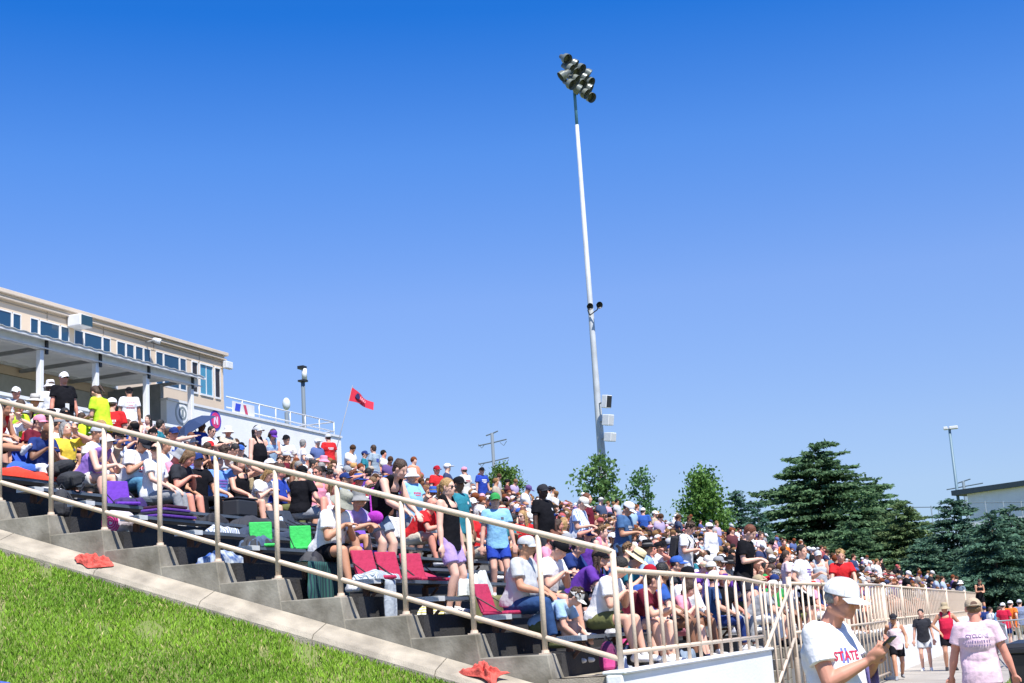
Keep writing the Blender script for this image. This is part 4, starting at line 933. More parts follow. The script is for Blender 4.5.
c = a0+d*9; mb = MB(); mb.obox(c+nrm*.02+V(0, 0, zA-1.3), d, nrm, (0, 0, 1), .45, .04, .35); wb(mb, 'vent', pm('steel_dark'), hl)
c = a0+d*14; mb = MB(); mb.obox(c+nrm*.02+V(0, 0, zA-3.6), d, nrm, (0, 0, 1), .35, .04, .3); wb(mb, 'vent', pm('steel_dark'), hl)
fn = empty('fence', (0, 120, 0), 'thin dark rail fence line beyond the spruces', 'fence')
pa = [pole_pt(895+x, 507.5-(4 if x > 70 else 0)-x*.01, 112) for x in range(0, 190, 18)]
part_tube(fn, 'rail', pa, .035, pm('steel_dark'), 5)
for p in pa: part_tube(fn, 'post', [(p.x, p.y, 0), (p.x, p.y, p.z+.1)], .05, pm('steel_dark'), 5)

# ------------------------------------------------ trees
NEED = mat('needles', attr='Col', rough=.75, spec=.2); LEAF = mat('leaves', attr='Col', rough=.6, spec=.3)
for M_ in (NEED, LEAF):
    _n = M_.node_tree.nodes; _t = _n.new('ShaderNodeBsdfTranslucent'); _m = _n.new('ShaderNodeMixShader'); _m.inputs[0].default_value = .3; _at = [q for q in _n if q.type == 'ATTRIBUTE'][0]
    _o = [q for q in _n if q.type == 'OUTPUT_MATERIAL'][0]; _l = M_.node_tree.links; _l.new(_at.outputs['Color'], _t.inputs[0]); _l.new(_n['Principled BSDF'].outputs[0], _m.inputs[1]); _l.new(_t.outputs[0], _m.inputs[2]); _l.new(_m.outputs[0], _o.inputs[0])
BARK = pm('bark', (.12, .085, .06), rough=.95, noise=.4, nscale=12, bump=.8)
def tri_mesh(name, V_, F_, Cc_, m):
    me = bpy.data.meshes.new(name); me.vertices.add(len(V_)); me.vertices.foreach_set('co', V_.astype(np.float32).ravel())
    me.loops.add(F_.size); me.loops.foreach_set('vertex_index', F_.astype(np.int32).ravel()); me.polygons.add(len(F_))
    me.polygons.foreach_set('loop_start', (np.arange(len(F_))*F_.shape[1]).astype(np.int32))
    ca = me.color_attributes.new('Col', 'FLOAT_COLOR', 'POINT'); ca.data.foreach_set('color', np.c_[Cc_, np.ones(len(Cc_))].astype(np.float32).ravel())
    me.materials.append(m); me.update(); me.validate(); return me
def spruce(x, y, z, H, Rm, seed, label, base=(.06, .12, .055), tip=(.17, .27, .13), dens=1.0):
    r = np.random.default_rng(seed); root = empty('spruce_tree', (x, y, z), label, 'tree', 'spruces beyond the far end of the stand')
    mb = MB(); mb.tube([(0, 0, 0), (0, 0, H*.5), (0, 0, H*.98)], [H*.02, H*.011, .02], 8); mb.build('trunk', BARK, root)
    P = []; D = []; Cl = []; Ln = []
    nw = int(H*3.9*dens)
    for i in range(nw):
        t = (i+.5)/nw; zc0 = H*(.03+.95*t); Rz = Rm*min(1, (1-t)/.6)**.6*(.84+.24*r.random()); nb = max(5, int((6+9*(1-t))*dens))
        for j in range(nb):
            a = 2*np.pi*(j+r.random()*.8)/nb+i*1.3; Lb = Rz*r.uniform(.72, 1.16)+.1; zc = zc0+r.normal(0, H*.03); up = .35*t-.05; lump = r.uniform(.65, 1.25)
            n = max(5, int(Lb*12*dens)); s = (np.arange(n)+r.random(n))/n*.9+.12
            ox = np.cos(a)*Lb*s; oy = np.sin(a)*Lb*s; oz = Lb*(up*s-.34*s*s+.14*s**4)
            side = r.normal(0, .12, n)*Lb*.8*s
            for q in range(4):
                px_ = ox-np.sin(a)*side*(q-1.5)*.8+r.normal(0, .07, n); py__ = oy+np.cos(a)*side*(q-1.5)*.8+r.normal(0, .07, n); pz = zc+oz+r.normal(0, .05, n)
                P.append(np.c_[px_, py__, pz]); dd = np.c_[np.cos(a)+r.normal(0, .55, n), np.sin(a)+r.normal(0, .55, n), -.15+r.normal(0, .32, n)]; D.append(dd/np.linalg.norm(dd, axis=1)[:, None])
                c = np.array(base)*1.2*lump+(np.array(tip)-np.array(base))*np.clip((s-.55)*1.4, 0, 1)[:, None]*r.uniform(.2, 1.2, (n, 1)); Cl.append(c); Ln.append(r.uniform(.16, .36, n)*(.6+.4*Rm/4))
    P = np.vstack(P); D = np.vstack(D); Cl = np.vstack(Cl); Ln = np.concatenate(Ln)[:, None]; n = len(P)
    S_ = np.cross(D, r.normal(0, 1, (n, 3))); S_ /= np.linalg.norm(S_, axis=1)[:, None]; wd = Ln*.24
    U_ = np.cross(D, S_)
    Vv = np.stack([P-D*Ln*.3, P+S_*wd+U_*wd*.3, P+D*Ln*.8, P-S_*wd+U_*wd*.3], 1).reshape(-1, 3); F_ = np.arange(n*4).reshape(-1, 4)
    me = tri_mesh('crown', Vv, F_, np.repeat(Cl, 4, 0), NEED); o = bpy.data.objects.new('crown', me); COL.objects.link(o); o.parent = root; return n
def leafy(x, y, z, H, Rm, seed, label, col=((.05, .12, .02), (.14, .24, .05)), ncl=46, per=110, trunkf=.3, leaf=.16, group='young leafy trees behind the stand', conic=1.0):
    r = np.random.default_rng(seed); rr = random.Random(seed); root = empty('leafy_tree', (x, y, z), label, 'tree', group)
    mb = MB(); mb.tube([(0, 0, 0), (.05*H*.2, 0, H*.45), (0, .02*H, H*.9)], [H*.022, H*.014, .02], 8)
    cent = []
    for i in range(ncl):
        t = (i+.5)/ncl; zc = H*(trunkf+(1-trunkf)*t**.9); Rz = Rm*((1-t*.93)**(.75*conic))*min(1, .45+3*t); a = i*2.4+r.random(); rad = Rz*r.uniform(.25, 1.0)
        c = np.array([math.cos(a)*rad, math.sin(a)*rad, zc+rad*.25]); cent.append(c)
        if i % 2 == 0: mb.tube([(0, 0, zc-rad*.5), tuple(c*np.array([.5, .5, 1])-np.array([0, 0, rad*.18])), tuple(c)], [H*.006, H*.004, .012], 5)
    mb.build('trunk', BARK, root)
    P = []; Cl = []
    for c in cent:
        k = int(per*r.uniform(.5, 1.4)); sg = Rm*r.uniform(.09, .17); P.append(c+r.normal(0, 1, (k, 3))*np.array([sg, sg, sg*.72])); u = r.uniform(0, 1, (k, 1))*.7+.3*r.random(); Cl.append(np.array(col[0])*(1-u)+np.array(col[1])*u)
    P = np.vstack(P); Cl = np.vstack(Cl); n = len(P); D = r.normal(0, 1, (n, 3)); D /= np.linalg.norm(D, axis=1)[:, None]; S_ = np.cross(D, r.normal(0, 1, (n, 3))); S_ /= np.linalg.norm(S_, axis=1)[:, None]
    ln = leaf*r.uniform(.6, 1.3, (n, 1)); Vv = np.stack([P-D*ln*.5, P+S_*ln*.36, P+D*ln*.6, P-S_*ln*.36], 1).reshape(-1, 3)
    me = tri_mesh('crown', Vv, np.arange(n*4).reshape(-1, 4), np.repeat(Cl, 4, 0), LEAF); o = bpy.data.objects.new('crown', me); COL.objects.link(o); o.parent = root
def tree_at(px, pytop, D, halfpx):
    top = pole_pt(px, pytop, D); return top.x, top.y, top.z, halfpx*D/F_PX
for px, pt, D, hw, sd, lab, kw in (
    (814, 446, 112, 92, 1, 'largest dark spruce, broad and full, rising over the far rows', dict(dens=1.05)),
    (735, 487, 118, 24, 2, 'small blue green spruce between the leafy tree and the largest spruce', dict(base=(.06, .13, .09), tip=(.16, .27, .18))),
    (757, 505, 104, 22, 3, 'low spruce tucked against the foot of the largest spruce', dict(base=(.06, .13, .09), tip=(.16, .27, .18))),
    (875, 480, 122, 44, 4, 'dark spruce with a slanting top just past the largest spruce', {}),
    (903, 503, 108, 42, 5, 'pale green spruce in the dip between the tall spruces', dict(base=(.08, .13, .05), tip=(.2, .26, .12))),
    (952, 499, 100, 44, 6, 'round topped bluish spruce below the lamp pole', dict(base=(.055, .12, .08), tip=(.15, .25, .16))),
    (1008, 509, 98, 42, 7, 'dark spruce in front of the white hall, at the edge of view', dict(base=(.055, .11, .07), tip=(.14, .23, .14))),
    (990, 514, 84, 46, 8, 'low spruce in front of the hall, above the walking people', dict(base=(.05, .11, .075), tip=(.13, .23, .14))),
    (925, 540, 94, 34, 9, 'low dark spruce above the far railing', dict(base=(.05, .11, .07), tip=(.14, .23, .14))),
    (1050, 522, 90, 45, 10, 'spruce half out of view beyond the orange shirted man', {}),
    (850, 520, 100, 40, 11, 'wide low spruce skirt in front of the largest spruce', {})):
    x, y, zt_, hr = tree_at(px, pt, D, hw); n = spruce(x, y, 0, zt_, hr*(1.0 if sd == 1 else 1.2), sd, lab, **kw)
for px, pt, D, hw, sd, lab, kw in (
    (599, 458, 79, 34, 21, 'airy young leafy tree growing round the foot of the light mast', dict(ncl=40, per=70, leaf=.24, trunkf=.42, conic=.8, col=((.07, .15, .04), (.16, .28, .09)))),
    (641, 472, 108, 20, 22, 'slim young leafy tree standing alone next to the light mast', dict(ncl=30, per=95, leaf=.23, trunkf=.42, conic=1.1, col=((.06, .15, .05), (.14, .27, .1)))),
    (702, 477, 106, 34, 23, 'fresh green leafy tree with a pointed top beside the small spruce', dict(ncl=64, per=190, leaf=.24, trunkf=.35, conic=1.1, col=((.06, .14, .025), (.15, .28, .06)))),
    (503, 470, 150, 24, 24, 'distant round leafy tree below the steel power pole', dict(ncl=50, per=200, leaf=.28, trunkf=.4, conic=.6))):
    x, y, zt_, hr = tree_at(px, pt, D, hw); leafy(x, y, 0, zt_, hr*(1.2 if D < 90 else 1.35), sd, lab, **kw)
# ================================================================== people placed one by one
G1 = 'spectators in the near end of the stand'
def H(*a): return a
hand_list = [
 # k, px, py, pose, kwargs
 (0, 527, 545, 'sit_lap', dict(rz=-6, g=1.25, s=1.02, top=('tee', 'lightgrey'), bottom=('trousers', 'denim'), hats=H(('nape', 'grey'), ('cap', 'lightgrey'), ('glasses', 0)), shoes='olive', skin='tanned', label='man in pale grey-blue tee, jeans and grey camouflage cap beside the end rail post')),
 (0, 560, 547, 'sit_phone', dict(rz=-12, g=1.1, top=('tee', 'white'), bottom=('shorts', 'khaki'), hats=H(('nape', 'black'), ('backcap', 'black')), label='person in white tee and black cap bent forward just beyond the man in jeans')),
 (1, 579, 541, 'sit_elbows', dict(rz=-6, g=1.0, top=('tee', 'navy'), bottom=('shorts', 'grey'), hats=H(('nape', 'brown'), ('cap', 'black')), label='man in navy tee and black cap leaning on his knees behind the white tee')),
 (0, 600, 552, 'sit_elbows', dict(rz=4, s=.97, top=('tee', 'purple'), bottom=('shorts', 'black'), hats=H(('long', 'brown'), ('cap', 'black')), label='person in bright purple tee and black cap by the corner rail post')),
 (-1, 566, 590, 'sit_low', dict(rz=-4, s=.86, dz=.05, dx=-.55, ymin=15.7, top=('tee', 'lightblue'), bottom=('shorts', 'olive'), hats=H(('messy', 'brown'), ('cap', 'offwhite'), ('glasses', 0)), label='boy in light blue tee, white cap and sunglasses curled over the lowest bench')),
 (-1, 620, 566, 'sit_phone', dict(rz=-6, top=('tee', 'white'), bottom=('shorts', 'olive'), hats=H(('short', 'black'), ('eyes', 0)), shoes='white', label='dark haired person in white tee with bare knees just inside the front corner')),
 (0, 637, 557, 'sit_phone', dict(rz=0, top=('tee', 'teal'), bottom=('shorts', 'grey'), hats=H(('short', 'brown'), ('straw', (.8, .68, .42))), label='person in yellow straw hat with a black band near the front rail')),
 (1, 628, 546, 'sit_lap', dict(s=.9, top=('tee', 'khaki'), bottom=('shorts', 'khaki'), hats=H(('messy', 'darkblond'),), label='brown haired child seated directly behind the straw hat')),
 (-1, 655, 580, 'sit_elbows', dict(rz=-4, top=('tee', 'maroon'), bottom=('shorts', 'navy'), hats=H(('short', 'brown'), ('eyes', 0)), label='person in maroon tee with bare legs and white shoes at the front rail')),
 (0, 677, 558, 'sit_elbows', dict(rz=6, top=('tee', 'charcoal'), bottom=('shorts', 'denim'), hats=H(('nape', 'brown'), ('cap', 'blue')), label='man in charcoal tee and blue cap with a red patch, near the front rail')),
 (-1, 690, 590, 'sit_phone', dict(rz=2, s=.92, top=('tee', 'pink'), bottom=('shorts', 'pink'), hats=H(('bob', 'brown'),), shoes='navy', skin='pale', label='child in pink tee and pink shorts on the lowest bench')),
 (1, 343, 500, 'sit_phone', dict(k2=3, rz=-14, g=1.15, s=1.02, top=('tee', 'white'), bottom=('shorts', 'black'), hats=H(('nape', 'grey'), ('bucket', (.33, .33, .28)), ('glasses', 0)), skin='tanned', label='man in white tee, black shorts and olive bucket hat beside the red folding seats')),
 (4, 359, 497, 'sit_elbows', dict(rz=-10, g=1.05, top=('tee', 'lavender'), bottom=('shorts', 'grey'), hats=H(('nape', 'grey'), ('bucket', (.27, .27, .27))), skin='tanned', label='person in lavender tee and grey bucket hat behind the olive bucket hat')),
 (4, 399, 468, 'stand_bend', dict(rz=-10, g=1.12, s=1.03, top=('tank', 'black'), bottom=('shorts', (.3, .36, .45)), hats=H(('short', 'brown'), ('eyes', 0)), skin='pale', label='standing person in black tank top and blue-grey shorts with a magenta bag')),
 (6, 412, 476, 'stand_talk', dict(rz=-20, g=1.2, top=('tee', 'skyblue'), bottom=('shorts', 'grey'), hats=H(('nape', 'grey'), ('bucket', 'white')), label='large person in sky blue polo behind the black tank top')),
 (2, 448, 487, 'stand', dict(rz=-4, s=.96, top=('tank', 'black'), bottom=('shorts', 'lavender'), hats=H(('pony', 'blond'), ('glasses', 0)), skin='pale', label='blonde woman in black tank top and lilac shorts with sunglasses')),
 (4, 459, 484, 'stand', dict(rz=-15, top=('tee', 'teal'), bottom=('shorts', 'khaki'), hats=H(('nape', 'black'), ('cap', 'black')), skin='brown', label='man in dark teal tee and black cap behind the blonde woman')),
 (5, 433, 503, 'sit_elbows', dict(rz=-4, g=1.2, top=('tee', 'red'), bottom=('shorts', 'beige'), hats=H(('bald', 'grey'),), skin='red', label='balding man in bright red tee bent forward in the middle rows')),
 (4, 480, 511, 'sit_lap', dict(rz=-8, top=('tee', 'red'), bottom=('shorts', 'beige'), hats=H(('bob', 'white'), ('cap', 'white')), label='person in red tee and beige shorts next to the boy in light blue')),
 (3, 495, 498, 'stand', dict(rz=-55, s=.86, top=('tee', 'skyblue'), bottom=('shorts', 'royal'), hats=H(('nape', 'brown'), ('cap', 'green')), label='boy in sky blue tee, royal blue shorts and green patterned cap')),
 (5, 522, 516, 'sit_turn', dict(rz=-35, top=('tee', 'red'), bottom=('shorts', 'black'), hats=H(('long', 'blond'), ('glasses', 0)), skin='pale', label='blonde woman in red tee and sunglasses by the man in the black cap')),
 (5, 543, 491, 'stand_shade', dict(k2=4, rz=-18, g=1.08, s=1.04, pose2='stand', top=('tee', 'black'), bottom=('shorts', 'charcoal'), hats=H(('nape', 'black'), ('cap', 'charcoal')), skin='dark', label='tall dark skinned man in black tee and black cap')),
 (4, 583, 503, 'stand_phone', dict(rz=-4, g=1.3, s=1.0, stripe=1, top=('tee', 'white'), bottom=('shorts', 'navy'), hats=H(('nape', 'grey'), ('cap', 'offwhite')), label='heavy man in blue striped white shirt and white cap bent over his phone')),
 (6, 587, 494, 'stand', dict(rz=10, top=('tee', 'maroon'), bottom=('shorts', 'grey'), hats=H(('short', 'auburn'),), label='auburn haired man standing behind the striped shirt')),
 (3, 602, 519, 'sit_lap', dict(rz=-12, top=('tank', 'pink'), bottom=('shorts', 'grey'), hats=H(('messy', 'darkblond'),), skin='pale', label='curly haired person in pale pink top near the striped shirt')),
 (3, 628, 508, 'stand_phone', dict(rz=-8, g=1.0, s=1.03, top=('tee', (.06, .13, .27)), bottom=('shorts', 'charcoal'), hats=H(('nape', 'brown'), ('cap', 'white'), ('glasses', 0)), skin='tanned', label='man in slate blue tee and white cap looking down, standing above the straw hat')),
 (2, 690, 528, 'stand_phone', dict(rz=-12, pack=1, s=1.0, top=('tee', 'white'), bottom=('shorts', 'grey'), hats=H(('messy', 'brown'), ('eyes', 0)), label='brown haired man in white tee wearing a black backpack')),
 (4, 709, 527, 'stand', dict(rz=160, s=1.0, g=1.12, top=('long', 'white'), bottom=('shorts', 'grey'), hats=H(('nape', 'brown'), ('cap', 'white')), label='man in plain white shirt and white cap with his back turned')),
 (0, 749, 529, 'stand_phone', dict(rz=-10, s=1.06, top=('tee', 'black'), bottom=('shorts', 'charcoal'), hats=H(('short', 'auburn'), ('eyes', 0)), skin='pale', label='auburn haired teenager in black tee and black shorts standing by the front rail')),
 (0, 787, 556, 'stand', dict(rz=20, s=.97, top=('tee', 'palepink'), bottom=('shorts', 'black'), hats=H(('short', 'brown'),), label='teenager in pale pink tee beside the top of the stair')),
 (-1, 802, 551, 'stand_talk', dict(rz=-10, s=.98, top=('tee', 'white'), bottom=('shorts', 'black'), hats=H(('short', 'black'), ('eyes', 0)), label='dark haired boy in white tee and black shorts by the stair rail')),
 (0, 818, 555, 'stand', dict(rz=-60, s=.96, top=('tank', 'lightgrey'), bottom=('shorts', 'navy'), hats=H(('nape', 'brown'), ('cap', 'lightgrey')), label='person in grey tank top and grey cap beside the blond boy')),
 (-1, 840, 551, 'hold_rail', dict(rz=-75, s=1.02, top=('tee', 'red'), bottom=('shorts', 'black'), hats=H(('messy', 'blond'), ('eyes', 0)), label='blond boy in red tee standing above the cap of the man with the phone')),
 (5, 784, 543, 'stand', dict(rz=-40, top=('tee', 'orange'), bottom=('shorts', 'grey'), hats=H(('short', 'brown'),), label='person in orange tee standing before the largest spruce')),
 (6, 761, 536, 'stand', dict(rz=-20, top=('tee', 'palepink'), bottom=('shorts', 'grey'), hats=H(('short', 'brown'),), label='person in pale pink tee standing behind the auburn haired teenager')),
 (2, 772, 562, 'sit_phone', dict(rz=0, top=('tee', 'red'), bottom=('shorts', 'black'), hats=H(('bob', 'black'),), label='dark haired person in red tee seated by the top of the stair')),
 (10, 643, 511, 'stand', dict(rz=100, top=('tee', 'blue'), bottom=('shorts', 'grey'), hats=H(('nape', 'brown'), ('cap', 'white')), label='person in blue tee and white cap on a high row above the slate blue tee')),
 (10, 655, 514, 'stand', dict(rz=0, top=('tee', 'tan'), bottom=('shorts', 'grey'), hats=H(('nape', 'brown'), ('cap', 'white')), label='person in tan tee and white cap next to the blue tee on a high row')),
 # high rows in the middle
 (14, 482, 471, 'stand', dict(rz=-30, dz=.25, top=('tee', 'royal'), bottom=('shorts', 'navy'), hats=H(('nape', 'black'), ('cap', 'black')), label='man in royal blue tee standing tall below the distant power pole')),
 (13, 464, 471, 'stand', dict(rz=160, dz=.2, top=('tee', 'offwhite'), bottom=('shorts', 'grey'), hats=H(('nape', 'brown'), ('cap', 'pink')), label='person in cream tee and pink cap on the skyline of the stand')),
 (12, 437, 470, 'stand', dict(rz=-20, top=('tee', 'red'), bottom=('shorts', 'grey'), hats=H(('nape', 'black'), ('cap', 'cardinal')), label='person in red tee and red cap on the skyline above the black tank top')),
 (18, 328, 438, 'stand', dict(rz=150, dz=.15, g=1.1, top=('tee', 'red'), bottom=('shorts', 'black'), hats=H(('nape', 'black'), ('cap', 'lightgrey')), label='man in red shirt with his back turned under the red pennant')),
 (17, 373, 449, 'stand', dict(rz=170, dz=.1, top=('tee', (.3, .38, .46)), bottom=('shorts', 'grey'), hats=H(('short', 'brown'),), label='man in grey-blue shirt with his back turned, beyond the pennant')),
 (17, 365, 455, 'stand', dict(rz=20, top=('tee', 'teal'), bottom=('shorts', 'navy'), hats=H(('nape', 'black'), ('cap', 'navy')), label='person in dark teal tee and navy cap next to the grey-blue shirt')),
 (11, 368, 468, 'sit_away', dict(rz=60, g=1.1, num=1, top=('tee', 'purple'), bottom=('shorts', 'black'), hats=H(('short', 'black'),), label='person in purple jersey with white numbers on the back')),
 (7, 302, 466, 'sit_away', dict(rz=70, g=1.1, top=('tee', 'black'), bottom=('shorts', 'grey'), hats=H(('nape', 'black'), ('cap', 'black')), label='person in black tee and black cap with the back to the end rail')),
 (8, 317, 472, 'sit_turn', dict(rz=-25, top=('tank', 'pink'), bottom=('shorts', 'grey'), hats=H(('short', 'brown'), ('glasses', 0)), skin='red', label='sunburnt person in pink top and sunglasses turned towards us')),
 (12, 258, 431, 'stand', dict(rz=-6, g=1.18, top=('tank', 'black'), bottom=('trousers', 'black'), hats=H(('pony', 'black'), ('cap', 'lightgrey')), skin='pale', label='woman in black tank top and grey cap with dark ponytail')),
 (14, 273, 434, 'stand_phone', dict(rz=-30, s=.95, top=('tank', 'lightblue'), bottom=('shorts', 'black'), hats=H(('bob', 'brown'), ('cap', 'purple')), label='woman in pale blue top and purple cap next to the black tank top')),
 (16, 303, 438, 'sit_away', dict(rz=30, dz=.25, top=('tee', 'white'), bottom=('shorts', 'grey'), hats=H(('short', 'grey'),), label='grey haired person in white tee below the terrace railing')),
 (15, 286, 434, 'sit_turn', dict(rz=-20, dz=.3, top=('tee', 'offwhite'), bottom=('shorts', 'grey'), hats=H(('nape', 'brown'), ('cap', 'black'), ('glasses', 0)), label='person in cream shirt, black cap and sunglasses by the white globe lamp')),
 (14, 324, 460, 'sit_lap', dict(rz=0, top=('tee', 'lightblue'), bottom=('shorts', 'grey'), hats=H(('nape', 'brown'), ('bucket', 'pink')), label='person in light blue tee and bright pink hat')),
 (11, 347, 470, 'sit_phone', dict(rz=-10, g=1.1, top=('tee', 'blue'), bottom=('shorts', 'grey'), hats=H(('nape', 'grey'), ('cap', 'grey')), label='person in blue tee and grey cap behind the bucket hats')),
 # left cluster
 (16, 64, 378, 'stand', dict(rz=-22, g=1.15, s=1.04, dz=.1, badge=1, top=('tee', 'black'), bottom=('shorts', 'khaki'), hats=H(('nape', 'grey'), ('cap', 'white'), ('glasses', 0)), skin='red', label='man in black polo with a white badge on a lanyard and white cap')),
 (18, 50, 386, 'stand', dict(rz=160, top=('long', 'white'), bottom=('shorts', 'white'), hats=H(('bob', 'brown'), ('bucket', 'white')), label='person in white with a round white hat behind the black polo')),
 (14, 96, 391, 'stand_phone', dict(rz=178, dz=.1, s=.97, top=('tee', 'neon'), bottom=('shorts', 'denim'), hats=H(('pony', 'brown'), ('glasses', 0)), label='standing woman in neon yellow tee with a ponytail')),
 (18, 129, 392, 'stand', dict(rz=140, g=1.15, dz=.28, print=1, top=('tee', 'white'), bottom=('shorts', 'denim'), hats=H(('nape', 'black'), ('cap', 'black')), skin='tanned', label='man in white tee with red print on the back, black cap, below the canopy post')),
 (14, 112, 402, 'stand', dict(rz=120, dz=-.2, g=1.1, top=('tee', 'red'), bottom=('shorts', 'black'), hats=H(('nape', 'brown'), ('cap', 'white')), label='person in red tee and white cap with the back turned, beside the neon tee')),
 (11, 6, 408, 'legs_out', dict(rz=-4, dz=.15, top=('tank', 'red'), bottom=('shorts', 'black'), hats=H(('bun', 'black'),), skin='tanned', label='dark haired woman in red tank top with legs stretched over the bench')),
 (13, 20, 407, 'sit_phone', dict(rz=-20, dz=.12, top=('tee', 'neon'), bottom=('shorts', 'navy'), hats=H(('short', 'brown'), ('eyes', 0)), skin='red', label='seated person in neon yellow tee looking down behind the red tank top')),
 (15, 35, 402, 'sit_lap', dict(rz=-8, dz=.25, g=1.1, top=('tee', 'neon'), bottom=('shorts', 'olive'), hats=H(('nape', 'grey'), ('widehat', (.55, .53, .5))), skin='red', label='person in neon yellow tee and pale grey sun hat')),
 (17, 16, 393, 'sit_turn', dict(rz=-10, dz=.25, top=('tee', 'lightgrey'), bottom=('shorts', 'grey'), hats=H(('nape', 'grey'), ('cap', 'white'), ('glasses', 0)), skin='red', label='person in pale grey tee and white cap at the left top by the parapet')),
 (12, 65, 417, 'sit_low', dict(rz=-35, dz=.33, pose2='sit_elbows', top=('tank', 'white'), bottom=('shorts', 'white'), hats=H(('pony', 'black'), ('visor', 'black')), skin='tanned', label='woman in white tank top and white shorts leaning forward')),
 (14, 81, 417, 'sit_lap', dict(rz=160, dz=.1, s=.9, top=('tee', 'neon'), bottom=('shorts', 'navy'), hats=H(('long', 'brown'), ('glasses', 0)), label='seated girl in neon yellow tee with sunglasses and long hair')),
 (9, 107, 441, 'sit_elbows', dict(rz=-4, g=1.28, s=1.02, top=('tank', (.3, .17, .52)), bottom=('shorts', 'offwhite'), hats=H(('nape', 'black'), ('visor', 'white'), ('glasses', 0)), shoes='offwhite', skin='pale', label='woman in lilac purple tank top and white visor leaning over her knees')),
 (11, 119, 437, 'sit_lap', dict(rz=-6, top=('tee', 'white'), bottom=('shorts', 'grey'), hats=H(('pony', 'black'), ('cap', 'black'), ('glasses', 0)), label='person in white tee and black cap just beyond the white visor')),
 (13, 134, 428, 'sit_phone', dict(rz=-10, dz=.12, top=('tank', 'blue'), bottom=('shorts', 'denim'), hats=H(('bob', 'brown'), ('cap', 'black')), label='person in blue tank top and black cap above the heavy man in white')),
 (9, 144, 443, 'sit_phone', dict(rz=-14, g=1.32, s=1.04, top=('tee', 'white'), bottom=('trousers', (.08, .22, .36)), hats=H(('nape', 'black'), ('cap', 'charcoal')), skin='tanned', label='heavy man in white tee and blue jeans with his hands clasped')),
 (17, 148, 420, 'sit_turn', dict(rz=-25, dz=.3, s=.9, top=('tank', 'palepink'), bottom=('shorts', 'black'), hats=H(('long', 'black'),), skin='pale', label='dark haired girl in pale pink top under the canopy post')),
 (15, 161, 426, 'sit_away', dict(rz=10, dz=.25, top=('tee', 'teal'), bottom=('shorts', 'grey'), hats=H(('short', 'black'),), label='dark haired person in teal tee by the foot of the canopy post')),
 (12, 174, 433, 'sit_lap', dict(rz=-30, dz=.15, print2=1, top=('tee', 'white'), bottom=('shorts', 'denim'), hats=H(('nape', 'brown'), ('cap', 'navy')), skin='red', label='man in white tee with a blue print on the chest and navy cap')),
 (9, 190, 442, 'sit_shade', dict(rz=-6, dz=.1, g=1.12, top=('tee', (.2, .33, .7)), bottom=('trousers', 'beige'), hats=H(('nape', 'grey'), ('cap', 'lightgrey')), skin='pale', label='person in periwinkle blue tee and beige trousers shading the eyes')),
 (8, 218, 461, 'sit_drink', dict(rz=-14, top=('tee', (.15, .3, .68)), bottom=('shorts', 'black'), hats=H(('nape', 'brown'), ('cap', 'blue')), label='person in blue tee and blue cap raising a hand to drink')),
 (16, 202, 429, 'sit_lap', dict(rz=-10, dz=.4, top=('tee', 'royal'), bottom=('shorts', 'grey'), hats=H(('short', 'black'), ('glasses', 0)), skin='brown', label='man in royal blue tee sitting under the blue umbrella')),
 (15, 212, 433, 'sit_lap', dict(rz=-14, dz=.35, top=('tee', 'white'), bottom=('shorts', 'grey'), hats=H(('short', 'black'), ('glasses', 0)), label='dark haired person in white tee beside the blue umbrella')),
 (16, 228, 434, 'sit_turn', dict(rz=0, dz=.4, g=1.1, top=('tee', 'beige'), bottom=('shorts', 'grey'), hats=H(('nape', 'grey'), ('bucket', 'white')), skin='red', label='person in beige shirt and white hat below the red emblem')),
 (12, 235, 449, 'sit_phone', dict(rz=-10, top=('tee', 'offwhite'), bottom=('shorts', 'grey'), hats=H(('short', 'black'), ('eyes', 0)), label='dark haired person in cream tee resting the chin, near the black tank top')),
 (10, 225, 451, 'sit_away', dict(rz=30, top=('tee', 'lightgrey'), bottom=('shorts', 'grey'), hats=H(('messy', 'brown'),), label='brown curly haired person in grey tee above the drinking person')),
 (8, 240, 462, 'sit_drink', dict(rz=-20, top=('tank', 'black'), bottom=('shorts', 'khaki'), hats=H(('long', 'brown'),), label='long haired person in black tank top next to the drinking person')),
 (7, 372, 492, 'sit_lap', dict(rz=-10, s=.95, top=('tank', 'offwhite'), bottom=('shorts', 'maroon'), hats=H(('messy', 'brown'), ('glasses', 0)), label='curly haired person in cream tank top above the second bucket hat')),
 (9, 386, 486, 'sit_lap', dict(rz=-6, top=('tee', 'lavender'), bottom=('shorts', 'grey'), hats=H(('nape', 'brown'), ('cap', 'grey')), label='person in lavender tee and grey cap behind the black tank top')),
]
STRIPE = stripes('blue_striped_cotton', (.74, .77, .82), (.16, .26, .52), 9, 'Y', .62)
PEOPLE = {}
